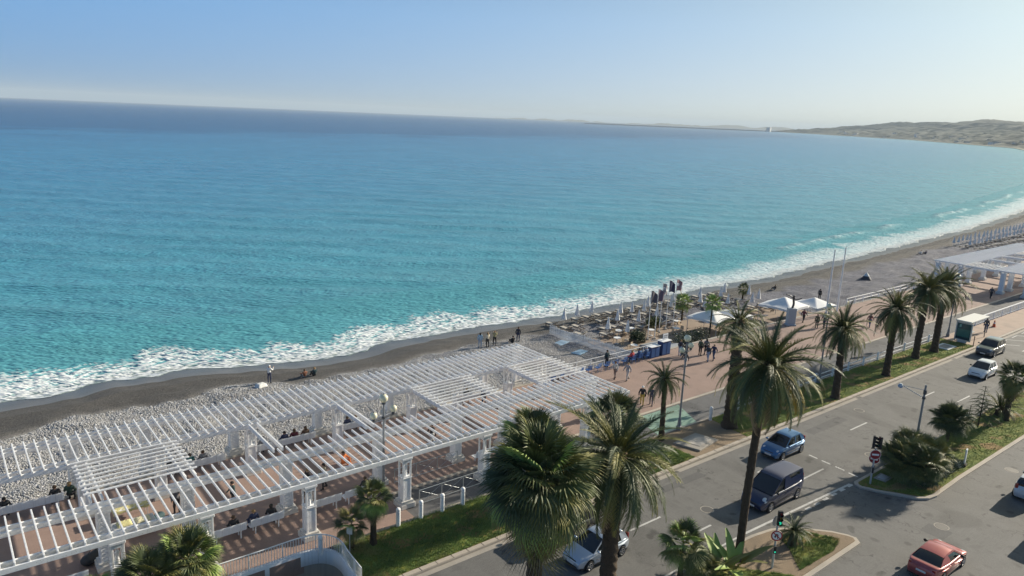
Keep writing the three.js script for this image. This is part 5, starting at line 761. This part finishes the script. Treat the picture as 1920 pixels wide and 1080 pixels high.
// blue kiosks on the promenade edge, blue chairs along the wall
{
  const blue = std(0.015, 0.045, 0.16, 0.55), blueLight = std(0.03, 0.10, 0.28, 0.5);
  for (const [x, lab, h] of [[55.9, 'low blue kiosk with pale counter top beside the access ramp', 1.15], [57.6, 'taller blue kiosk with white sign board on top', 1.45]]) {
    const t = thing('kiosk', lab, 'kiosk', [x, 0, -46.0]); mesh('cabinet', cbox(1.3, h, 0.7, 0, h / 2, 0, 0.03), blue, t); mesh('counter', cbox(1.42, 0.06, 0.84, 0, h + 0.03, 0, 0.015), white, t); for (const k of [-0.33, 0.33]) mesh('door_panel', cbox(0.56, h * 0.8, 0.02, k, h * 0.48, 0.357, 0.01), blueLight, t);
    if (h > 1.3) { const s = new THREE.Group(); s.name = 'sign_board'; s.position.set(0.1, h + 0.06, 0); t.add(s); mesh('board', cbox(0.8, 0.62, 0.05, 0, 0.36, 0, 0.02), white, s); for (let i = 0; i < 2; i++) mesh('slot', box(0.56, 0.1, 0.01, 0, 0.26 + i * 0.2, 0.031), std(0.3, 0.32, 0.35, 0.6), s); }
  }
  const c0 = thing('blue_chair', 'blue metal promenade chair facing the sea by the wall', 'chair', [0, 0, 0], 0, 'blue chairs along the promenade wall'), l = std(0.03, 0.12, 0.36, 0.5);
  for (let i = 0; i < 4; i++) mesh('seat_slat', cbox(0.5, 0.025, 0.09, 0, 0.44, -0.17 + i * 0.115, 0.005), l, c0); for (let i = 0; i < 3; i++) mesh('back_slat', cbox(0.5, 0.09, 0.025, 0, 0.6 + i * 0.13, 0.25 + i * 0.02, 0.005), l, c0);
  for (const a of [-1, 1]) { mesh('leg', rod(V(a * 0.24, 0, -0.2), V(a * 0.24, 0.64, -0.18), 0.014, 0.014, 6), l, c0); mesh('leg', rod(V(a * 0.24, 0, 0.26), V(a * 0.24, 0.9, 0.28), 0.014, 0.014, 6), l, c0); mesh('armrest', cbox(0.05, 0.025, 0.46, a * 0.25, 0.65, 0.03, 0.006), l, c0); }
  [42.0, 43.1, 44.4, 45.4, 46.6, 47.8, 49.0, 50.2, 51.4, 52.5, 53.6, 54.6].forEach((x, i) => { const z = -45.75 + 0.12 * n2(x, 3); i ? dup(c0, null, [x, 0, z], 0.2 * n2(x, 9)) : c0.position.set(x, 0, z); });
  const p = thing('wall_railing', 'low white railing on top of the promenade wall beyond the long pergola', 'railing', [0, 0, -46.8]); for (const y of [0.95, 0.5]) mesh('rail', rod(V(40.4, y, 0), V(59.2, y, 0), 0.03, 0.03), white, p); for (let i = 0; i < 11; i++) { const q = mesh('post', cbox(0.07, 0.98, 0.07, 0, 0.49, 0, 0.01), white, p); q.position.x = 40.5 + i * 1.86; }
  const p2 = thing('wall_railing', 'low white railing on top of the promenade wall past the bare masts', 'railing', [0, 0, -46.8]); for (const y of [0.95, 0.5]) mesh('rail', rod(V(96.4, y, 0), V(124, y, 0), 0.04, 0.04), white, p2); for (let i = 0; i < 13; i++) { const q = mesh('post', cbox(0.09, 0.98, 0.09, 0, 0.49, 0, 0.01), white, p2); q.position.x = 96.5 + i * 2.28; }
}
// sculpture: slender winged figure on a tall grey plinth
{
  const t = thing('sculpture', 'dark winged sculpture on a tall grey plinth beside the promenade wall', 'sculpture', [80.1, 0, -45.3], -0.6), dark = std(0.06, 0.065, 0.075, 0.45, { metalness: 0.5 });
  mesh('plinth', join([cbox(0.95, 2.1, 0.75, 0, 1.05, 0, 0.03), cbox(1.15, 0.16, 0.95, 0, 0.08, 0, 0.02)]), std(0.40, 0.43, 0.46, 0.6), t);
  mesh('figure', join([tube([V(0, 2.08, 0), V(0.12, 2.6, 0), V(0.05, 3.1, 0), V(0.0, 3.5, 0.05)], 0.13, 16, 10), new THREE.SphereGeometry(0.13, 12, 10).translate(0.02, 3.6, 0.06), tube([V(0, 3.3, 0), V(-0.45, 3.62, 0), V(-0.95, 3.8, 0.05)], 0.06, 14, 8), tube([V(0, 3.3, 0), V(0.5, 3.2, 0), V(1.0, 3.35, 0.05)], 0.055, 14, 8)]), dark, t);
}
// beach shelters and belongings
{
  const t = thing('beach_tent', 'small dark beach tent with a pale stripe on the open shingle', 'tent', [128, by(128, -59.3), -59.3], 0.4), s = (k) => { const g = new THREE.ConeGeometry(1.15, 1.25, 4, 1, true).rotateY(Math.PI / 4).translate(0, 0.62, 0); return g; }; mesh('fabric', s(), std(0.04, 0.045, 0.06, 0.8, { side: THREE.DoubleSide }), t); mesh('stripe', new THREE.ConeGeometry(0.62, 0.68, 4, 1, true).rotateY(Math.PI / 4).translate(0, 0.93, 0), std(0.6, 0.62, 0.62, 0.8, { side: THREE.DoubleSide }), t);
  for (const [x, z, w, d, lab, col] of [[22.3, -63.6, 1.0, 0.7, 'white bag lying on the pebbles beside the standing photographer', [0.72, 0.72, 0.70]], [58.2 - 2.4, -59.5, 2.2, 1.2, 'pale blue mat on the shingle outside the picket fence', [0.40, 0.55, 0.66]], [55.3, -55.8, 2.0, 1.2, 'long blue mat beside the foot of the picket fence', [0.33, 0.49, 0.62]]]) { const m = mesh(w > 1.5 ? 'beach_mat' : 'beach_bag', grid(12, 10, (i, j) => { const u = i / 11 - 0.5, v = j / 9 - 0.5, e = 1 - smooth(0.36, 0.5, Math.max(Math.abs(u), Math.abs(v))); return { p: [u * w, (w > 1.5 ? 0.05 : 0.3) * e + 0.03 * n2(u * 6 + x, v * 6), v * d] }; }), std(...col, 0.85, { side: THREE.DoubleSide })); m.position.set(x, by(x, z) + 0.03, z); m.rotation.y = 0.3; tag(m, lab, w > 1.5 ? 'mat' : 'bag'); }
}
// far shore: pale buildings along the bay
{
  const r = rng(77), wallM = [std(0.72, 0.71, 0.69, 0.9), std(0.66, 0.63, 0.6, 0.9), std(0.8, 0.79, 0.78, 0.9)], roofM = std(0.55, 0.48, 0.43, 0.9), winM = std(0.12, 0.13, 0.15, 0.5);
  const coast = [[1300, -330], [2500, -794], [3930, -1724], [5400, -3165]];
  for (let i = 0; i < 44; i++) {
    const t = Math.pow(r(), 0.8) * 3, k = Math.min(2, Math.floor(t)), f = t - k, d = 40 + 500 * r() * r(), x = lerp(coast[k][0], coast[k + 1][0], f) + d * 0.72, z = lerp(coast[k][1], coast[k + 1][1], f) + d * 0.7, h = 2 + 5 * r() * r(), w = 10 + 12 * r(), dd = 12 + 10 * r(), y0 = SEA - 3 + smooth(10, 240, d) * 28;
    const o = thing('far_building', 'pale building on the hazy shore across the bay', 'building', [x, y0, z], r() * 1.5, 'pale buildings across the bay'); mesh('wall', box(w, h + 6, dd, 0, (h + 6) / 2, 0), wallM[i % 3], o); mesh('roof', box(w + 1, 1.2, dd + 1, 0, h + 6.6, 0), roofM, o);
  }
  const tw = thing('far_tower', 'lone tower block standing on the low point across the bay', 'building', [5560, SEA, -3560], 0.3); mesh('wall', box(40, 34, 30, 0, 17, 0), wallM[1], tw); mesh('roof', box(42, 2, 32, 0, 35, 0), roofM, tw);
}
// ---------------------------------------------------------------- people
const SKIN = [[0.50, 0.31, 0.22], [0.38, 0.22, 0.15], [0.58, 0.38, 0.28]], HAIRC = [[0.02, 0.016, 0.013], [0.07, 0.04, 0.02], [0.28, 0.18, 0.08], [0.3, 0.29, 0.28]];
function joints(pose) {
  const J = { hip: V(0, 0.93, 0), chest: V(0, 1.33, 0), neck: V(0, 1.47, 0), head: V(0, 1.585, 0.02) };
  const leg = (s, thigh, shin, out = 0.02) => { const h = J.hip.clone().add(V(s * 0.095, -0.02, 0)), k = h.clone().add(V(s * out, -0.43 * Math.cos(thigh), 0.43 * Math.sin(thigh))), a = k.clone().add(V(0, -0.42 * Math.cos(shin), 0.42 * Math.sin(shin))), t = a.clone().add(V(s * 0.03, -0.045, 0.15)); return [h, k, a, t]; };
  const arm = (s, up, fore, out = 0.09) => { const c = J.chest.clone().add(V(s * 0.19, 0.07, 0)), e = c.clone().add(V(s * out, -0.28 * Math.cos(up), 0.28 * Math.sin(up))), w = e.clone().add(V(-s * 0.02, -0.25 * Math.cos(fore), 0.25 * Math.sin(fore))); return [c, e, w]; };
  if (pose === 'walk') { J.L = leg(1, 0.42, -0.02); J.R = leg(-1, -0.3, -0.62); J.AL = arm(1, -0.4, -0.1); J.AR = arm(-1, 0.42, 0.75); }
  else if (pose === 'stroll') { J.L = leg(1, 0.25, 0.02); J.R = leg(-1, -0.2, -0.36); J.AL = arm(1, -0.15, 0.2); J.AR = arm(-1, 0.2, 0.9); }
  else if (pose === 'photo') { J.L = leg(1, 0.05, 0, 0.05); J.R = leg(-1, -0.05, -0.05, 0.05); J.AL = arm(1, 0.9, 2.35, 0.02); J.AR = arm(-1, 0.9, 2.35, 0.02); }
  else if (pose === 'sit') { J.hip.set(0, 0.58, 0); J.chest.set(0, 0.97, -0.05); J.neck.set(0, 1.1, -0.04); J.head.set(0, 1.22, 0); J.L = leg(1, 1.5, 0.06, 0.04); J.R = leg(-1, 1.45, -0.1, 0.04); J.AL = arm(1, 0.35, 1.2); J.AR = arm(-1, 0.3, 1.25); }
  else if (pose === 'ground') { J.hip.set(0, 0.12, 0); J.chest.set(0, 0.5, -0.1); J.neck.set(0, 0.63, -0.08); J.head.set(0, 0.75, -0.03); J.L = leg(1, 2.15, 0.5, 0.05); J.R = leg(-1, 2.05, 0.55, 0.05); J.AL = arm(1, 0.9, 1.5); J.AR = arm(-1, 0.9, 1.45); }
  else { J.L = leg(1, 0.04, 0, 0.03); J.R = leg(-1, -0.03, -0.06, 0.03); J.AL = arm(1, 0.05, 0.2); J.AR = arm(-1, 0.0, 0.3); }
  return J;
}
function bonesOf(J) {
  const b = [[J.hip.clone().add(V(-0.07, 0.03, 0)), J.hip.clone().add(V(0.07, 0.03, 0)), 0.125, 0.125, 'leg'], [J.hip.clone().add(V(0, 0.12, 0)), J.chest.clone().add(V(0, -0.1, 0)), 0.135, 0.145, 'top'], [J.chest.clone().add(V(-0.1, 0.03, 0)), J.chest.clone().add(V(0.1, 0.03, 0)), 0.125, 0.125, 'top'], [J.neck.clone().add(V(0, -0.03, 0)), J.head.clone().add(V(0, -0.06, -0.01)), 0.058, 0.052, 'skin'], [J.head.clone().add(V(0, -0.03, 0.01)), J.head.clone().add(V(0, 0.04, -0.005)), 0.082, 0.098, 'skin']];
  for (const k of ['L', 'R']) { const [h, n, a, t] = J[k]; b.push([h, n, 0.092, 0.064, 'leg'], [n, a, 0.06, 0.045, 'leg'], [a.clone().add(V(0, -0.03, -0.02)), t, 0.05, 0.04, 'shoe']); const [c, e, w] = J['A' + k]; b.push([c, e, 0.062, 0.05, 'top'], [e, w, 0.047, 0.036, 'fore'], [w, w.clone().add(w.clone().sub(e).normalize().multiplyScalar(0.07)), 0.033, 0.03, 'skin']); }
  return b;
}
const bodyCache = {};
function bodyGeo(pose) {
  if (bodyCache[pose]) return bodyCache[pose];
  const J = joints(pose), B = bonesOf(J), R = 68, mc = new MarchingCubes(R, new THREE.MeshBasicMaterial(), false, false, 30000), S = 0.92, cy = pose === 'ground' ? 0.42 : pose === 'sit' ? 0.66 : 0.87, cz = pose === 'ground' || pose === 'sit' ? 0.22 : 0;
  const dist = (p, [a, b, ra, rb]) => { const dx = b.x - a.x, dy = b.y - a.y, dz = b.z - a.z, q = dx * dx + dy * dy + dz * dz, t = clamp(((p.x - a.x) * dx + (p.y - a.y) * dy + (p.z - a.z) * dz) / q), ex = p.x - a.x - dx * t, ey = p.y - a.y - dy * t, ez = p.z - a.z - dz * t; return Math.sqrt(ex * ex + ey * ey + ez * ez) - (ra + (rb - ra) * t); };
  const p = V(0, 0, 0), h = R / 2, K = 26;
  mc.isolation = 0; mc.reset();
  for (let k = 0; k < R; k++) for (let j = 0; j < R; j++) for (let i = 0; i < R; i++) { p.set((i - h) / h * S, (j - h) / h * S + cy, (k - h) / h * S + cz); let s = 0; for (const b of B) { const d = dist(p, b); if (d < 0.25) s += Math.exp(-K * d * 1.6); } mc.field[i + j * R + k * R * R] = s > 0 ? Math.log(s) / (K * 1.6) : -0.3; }
  mc.update();
  const n = mc.count, pos = new Float32Array(n * 3), cls = [];
  const g = new THREE.BufferGeometry(), P = mc.positionArray;
  for (let i = 0; i < n; i++) { pos[i * 3] = P[i * 3] * S; pos[i * 3 + 1] = P[i * 3 + 1] * S + cy; pos[i * 3 + 2] = P[i * 3 + 2] * S + cz; p.set(pos[i * 3], pos[i * 3 + 1], pos[i * 3 + 2]); let best = 9, c = 'top'; for (const b of B) { const d = dist(p, b); if (d < best) { best = d; c = b[4]; } } cls.push(c); }
  g.setAttribute('position', new THREE.BufferAttribute(pos, 3)); g.computeVertexNormals();
  const N = mc.normalArray, nn = new Float32Array(n * 3); for (let i = 0; i < n * 3; i++) nn[i] = N[i]; { let flip = 0, fn = g.attributes.normal; for (let i = 0; i < n; i += 7) flip += nn[i * 3] * fn.getX(i) + nn[i * 3 + 1] * fn.getY(i) + nn[i * 3 + 2] * fn.getZ(i); if (flip < 0) for (let i = 0; i < n * 3; i++) nn[i] *= -1; } g.setAttribute('normal', new THREE.BufferAttribute(nn, 3));
  // fingers and face, joined to the same body mesh
  const add = []; const push = (q, c) => { const u = q.index ? q.toNonIndexed() : q; add.push([u, c]); };
  for (const k of ['AL', 'AR']) { const [, e, w] = J[k], d = w.clone().sub(e).normalize(), s = k === 'AL' ? 1 : -1, side = V(0, 0, 1).cross(d).normalize(), fw = d.clone().cross(side).normalize(); [[-0.024, 0.066], [-0.008, 0.078], [0.008, 0.074], [0.022, 0.058]].forEach(([o, l]) => { const a = w.clone().addScaledVector(d, 0.085).addScaledVector(fw, o), m = a.clone().addScaledVector(d, l * 0.55), z = m.clone().addScaledVector(d, l * 0.4).addScaledVector(side, -s * l * 0.25); push(rod(a, m, 0.0095, 0.009, 5), 'skin'); push(rod(m, z, 0.009, 0.0075, 5), 'skin'); }); const a = w.clone().addScaledVector(d, 0.03).addScaledVector(fw, 0.03), z = a.clone().addScaledVector(d, 0.045).addScaledVector(fw, 0.025); push(rod(a, z, 0.011, 0.008, 5), 'skin'); }
  const H = J.head; push(new THREE.ConeGeometry(0.014, 0.035, 5).rotateX(-0.35).translate(H.x, H.y - 0.01, H.z + 0.098), 'skin'); for (const s of [-1, 1]) { push(new THREE.SphereGeometry(0.011, 6, 5).translate(s * 0.034, H.y + 0.012, H.z + 0.084), 'eye'); push(new THREE.SphereGeometry(0.022, 6, 5).scale(0.5, 1.2, 0.8).translate(s * 0.094, H.y - 0.005, H.z), 'skin'); } push(new THREE.BoxGeometry(0.045, 0.009, 0.012).translate(0, H.y - 0.05, H.z + 0.084), 'lip');
  const parts = [g]; for (const [u, c] of add) { for (let i = 0; i < u.attributes.position.count; i++) cls.push(c); const q = new THREE.BufferGeometry(); q.setAttribute('position', u.attributes.position); q.setAttribute('normal', u.attributes.normal); parts.push(q); }
  return bodyCache[pose] = { geo: mergeGeometries(parts), cls, head: H };
}
const hairGeo = { short: new THREE.SphereGeometry(0.108, 14, 10, 0, Math.PI * 2, 0, Math.PI * 0.56).scale(1, 1.02, 1.05).rotateX(-0.35), long: mergeGeometries([new THREE.SphereGeometry(0.112, 14, 10, 0, Math.PI * 2, 0, Math.PI * 0.58).scale(1, 1.02, 1.06).rotateX(-0.4), new THREE.SphereGeometry(0.1, 12, 8).scale(0.95, 1.5, 0.5).translate(0, -0.1, -0.075)]), cap: mergeGeometries([new THREE.SphereGeometry(0.113, 14, 8, 0, Math.PI * 2, 0, Math.PI * 0.5).translate(0, 0.015, 0), new THREE.CylinderGeometry(0.085, 0.085, 0.012, 14).scale(1, 1, 1.1).translate(0, 0.022, 0.075)]) };
const cloth = phy(1, 1, 1, 0.85, { vertexColors: true });
let pid = 0;
function person(label, x, z, y, face, pose, top, leg, o = {}) {
  const { hair = 'short', hc = pid % 3, hat, bare = 0, shoe = [0.05, 0.045, 0.04], s = 1 } = o, b = bodyGeo(pose), sk = SKIN[pid++ % 3], g = new THREE.BufferGeometry(), n = b.cls.length, c = new Float32Array(n * 3), pal = { top, leg, shoe, skin: sk, fore: bare ? sk : top, eye: [0.02, 0.015, 0.012], lip: [sk[0] * 0.8, sk[1] * 0.5, sk[2] * 0.5] };
  b.cls.forEach((k, i) => c.set(pal[k], i * 3)); g.setAttribute('position', b.geo.attributes.position); g.setAttribute('normal', b.geo.attributes.normal); g.setAttribute('color', new THREE.BufferAttribute(c, 3));
  const t = thing('person', label, 'person', [x, y, z], face); t.scale.setScalar(s); mesh('body', g, cloth, t); const h = mesh(hat ? 'hat' : 'hair', hairGeo[hat ? 'cap' : hair], std(...(hat ?? HAIRC[hc]), 0.8), t); h.position.copy(b.head).add(V(0, 0.03, -0.012));
  return t;
}
const SEAWARD = Math.PI, WEST = Math.PI / 2, EAST = -Math.PI / 2, blk = [0.02, 0.02, 0.024], den = [0.06, 0.09, 0.17], jean = [0.28, 0.36, 0.48], navy = [0.025, 0.035, 0.08], wht = [0.72, 0.72, 0.71], gry = [0.2, 0.2, 0.21], tan = [0.45, 0.37, 0.27];
const onB = (x, z) => by(x, z) + 0.02;
// shingle
person('person in white jacket and dark trousers taking a photo on the shingle', 23.4, -64.4, onB(23.4, -64.4), 2.2, 'photo', wht, navy, { hat: [0.7, 0.68, 0.62] });
person('person in rust coloured jacket sitting on the shingle', 26.7, -64.1, onB(26.7, -64.1), SEAWARD, 'ground', [0.22, 0.09, 0.05], gry);
person('person in dark teal jacket sitting beside the rust jacket on the shingle', 27.7, -64.1, onB(27.7, -64.1), SEAWARD, 'ground', [0.02, 0.05, 0.06], blk);
person('person in pale blue jacket and jeans standing at the end of the pergola shingle', 46.7, -62.9, onB(46.7, -62.9), 2.6, 'stand', [0.35, 0.5, 0.62], jean, { hair: 'long' });
person('person in cream top and black trousers in the standing beach group', 47.5, -62.6, onB(47.5, -62.6), SEAWARD, 'stand', [0.62, 0.56, 0.44], blk, { hair: 'long', hc: 2 });
person('person in olive and white coat in the standing beach group', 48.5, -62.6, onB(48.5, -62.6), 2.4, 'photo', [0.33, 0.30, 0.16], blk);
person('person in black coat crouching on the shingle before the picket fence', 50.9, -62.3, onB(50.9, -62.3), SEAWARD, 'ground', blk, blk);
person('person in dark coat standing beside the crouching one', 52.0, -62.7, onB(52, -62.7), 2.6, 'stand', [0.03, 0.035, 0.05], navy);
person('person sitting alone on the open shingle beyond the beach club', 105.2, -62.9, onB(105.2, -62.9), SEAWARD, 'ground', blk, gry);
person('person in dark clothes standing on the shingle behind the bare masts', 105, -55.2, onB(105, -55.2), WEST, 'stand', blk, blk);
person('person sitting on the shingle far beyond the dark beach tent', 168, -66, onB(168, -66), SEAWARD, 'ground', navy, blk);
person('person in pale top beside the far sitter on the shingle', 166.6, -66.4, onB(166.6, -66.4), SEAWARD, 'ground', wht, gry);
// on the wall benches
const seatY = (z) => 0.0;
person('person in black coat on the bench at the pergola start', 1.6, -45.95, 0.02, SEAWARD, 'sit', blk, navy);
person('person in black jacket on the wall next to the first louvred column', 4.0, -45.95, 0.02, SEAWARD, 'sit', blk, blk);
person('person in dark green jacket next to the black jacket on the wall', 4.75, -46.05, -0.02, 2.8, 'sit', [0.03, 0.06, 0.045], blk, { hair: 'long' });
person('person in teal jacket sitting on the wall bench', 11.4, -45.95, 0.02, SEAWARD, 'sit', [0.02, 0.09, 0.10], blk);
person('person in grey coat beside the teal jacket on the wall bench', 12.2, -45.95, 0.02, SEAWARD, 'sit', [0.16, 0.16, 0.17], den);
person('person in black leaning forward by the first pergola bay', 10.3, -45.95, 0.02, 2.7, 'sit', blk, blk);
person('person in navy coat, first of the trio on the wall bench', 17.6, -45.95, 0.02, SEAWARD, 'sit', navy, blk);
person('person in burgundy scarf and coat, middle of the trio on the wall bench', 18.3, -45.95, 0.02, 2.9, 'sit', [0.10, 0.02, 0.03], blk, { hair: 'long' });
person('person in brown coat, last of the trio on the wall bench', 19.1, -45.95, 0.02, SEAWARD, 'sit', [0.12, 0.075, 0.05], den, { hair: 'long', hc: 1 });
person('person in charcoal jacket at the lower end of the trio bench', 16.1, -45.95, 0.02, SEAWARD, 'sit', gry, blk);
person('person in dark blue jacket on the bench past the lantern column', 22.3, -45.95, 0.02, SEAWARD, 'sit', navy, den);
person('person in white hooded top on the bench past the lantern column', 23.0, -45.95, 0.02, 2.9, 'sit', wht, blk);
person('person in black jacket standing by the wall near the pergola end', 33.9, -44.9, 0, SEAWARD, 'stand', blk, navy);
// landward benches and walkers under the pergola
person('person in black sitting first on the landward pergola bench', 11.2, -37.05, 0.02, SEAWARD, 'sit', blk, blk);
person('person in dark blue sitting in the middle of the landward pergola bench', 12.3, -37.05, 0.02, SEAWARD, 'sit', navy, den);
person('person in black hood sitting last on the landward pergola bench', 13.3, -37.05, 0.02, 2.8, 'sit', blk, gry, { hair: 'long' });
person('person in dark jacket sitting on the bench behind the lone lamp', 19.1, -37.05, 0.02, SEAWARD, 'sit', blk, blk);
person('person in black walking past the lantern column', 16.4, -39.3, 0, WEST, 'walk', blk, blk);
person('person in patterned coat walking under the pergola', 17.5, -39.4, 0, EAST, 'stroll', [0.32, 0.28, 0.2], blk, { hair: 'long' });
person('person in orange vest sitting inside the pergola aisle', 20.0, -41.8, 0, 0.4, 'ground', [0.75, 0.20, 0.04], [0.6, 0.17, 0.04]);
person('person in black jacket with white bag striding under the pergola', 26.3, -40.8, 0, EAST, 'walk', blk, [0.5, 0.5, 0.5]);
person('person in dark green coat walking inside the first aisle', 12.2, -40.2, 0, EAST, 'stroll', [0.03, 0.06, 0.06], blk);
person('person in grey behind the stall tables', 9.4, -41.4, 0, 0, 'stand', [0.12, 0.12, 0.13], blk);
// open promenade
person('person in black jacket, mustard trousers and white cap strolling on the promenade', 45.05, -37.75, 0, -1.0, 'stroll', blk, [0.42, 0.30, 0.07], { hat: [0.75, 0.75, 0.73] });
person('person in patterned dark dress beside the mustard trousers', 45.75, -37.35, 0, -1.0, 'stroll', [0.06, 0.06, 0.09], [0.10, 0.09, 0.12], { hair: 'long', s: 0.95 });
person('person in pale grey top and shorts walking past the blue chairs', 47.8, -43.5, 0, EAST, 'stroll', [0.5, 0.5, 0.48], [0.2, 0.15, 0.13], { hair: 'long' });
person('person in striped grey coat walking beside the pale grey top', 48.5, -42.6, 0, EAST, 'walk', [0.24, 0.26, 0.3], [0.45, 0.45, 0.45]);
person('person in red top sitting on a blue chair', 52.5, -45.75, 0, SEAWARD, 'sit', [0.52, 0.06, 0.07], navy, { hair: 'long', hc: 2 });
person('person in blue jacket sitting next to the red top', 53.6, -45.75, 0, SEAWARD, 'sit', [0.05, 0.12, 0.26], den);
person('person in white cap and blue shirt sitting next to the kiosk', 54.6, -45.75, 0, SEAWARD, 'sit', [0.10, 0.17, 0.3], den, { hat: [0.75, 0.75, 0.73] });
person('person in dark teal leaning on the wall railing', 49.6, -46.3, 0, SEAWARD, 'stand', [0.02, 0.05, 0.06], blk);
person('person in white and black sitting on the wall past the pergola end', 43.1, -45.75, 0, SEAWARD, 'sit', [0.4, 0.4, 0.4], blk);
person('person in dark jacket by the taller kiosk', 58.6, -44.7, 0, WEST, 'stand', [0.04, 0.04, 0.055], jean);
person('person in black beside the dark jacket at the kiosk', 59.2, -44.4, 0, 2.2, 'stand', blk, [0.12, 0.11, 0.1]);
person('person in dark top walking under the lamp beside the crossing', 55.9, -41.9, 0, EAST, 'walk', [0.05, 0.05, 0.06], [0.5, 0.5, 0.5]);
person('person in green coat standing before the mixed hedge', 60.6, -43.7, 0, WEST, 'stand', [0.05, 0.08, 0.05], blk);
person('person in grey coat standing before the mixed hedge', 61.3, -43.5, 0, 2.4, 'stand', gry, blk, { hair: 'long' });
person('person in dark jacket and pale jeans, one of a walking pair', 59.6, -42.0, 0, EAST, 'stroll', [0.03, 0.045, 0.06], jean);
person('person in navy jacket, other of the walking pair', 60.4, -41.9, 0, EAST, 'walk', navy, den);
person('person in burgundy walking alone near the white canopies', 82.5, -45.0, 0, WEST, 'walk', [0.10, 0.03, 0.04], blk);
person('person in olive coat among the pair near the sculpture', 81.7, -42.8, 0, EAST, 'stand', [0.09, 0.09, 0.05], blk);
person('person in black coat among the pair near the sculpture', 82.8, -42.5, 0, EAST, 'stroll', blk, navy);
person('person walking between the palms on the promenade', 88.0, -39.5, 0, EAST, 'walk', [0.3, 0.12, 0.1], den);
person('person in grey walking behind the last palms', 97.0, -41.0, 0, WEST, 'walk', gry, blk);
person('person in dark coat walking toward the distant pergola', 120.9, -37.6, 0, WEST, 'walk', [0.05, 0.06, 0.08], blk);
person('person in black entering the distant pergola', 128.9, -38.9, 0, WEST, 'walk', blk, blk);
person('person in dark clothes waiting by the bus shelter', 98.9, -30.6, 0.02, EAST, 'stand', [0.04, 0.045, 0.06], den);
// three figures in the second aisle of the pergola
person('person in black on the bench under the pergola end bay', 32.9, -45.95, 0.02, SEAWARD, 'sit', blk, den);
renderer.render(scene, camera);
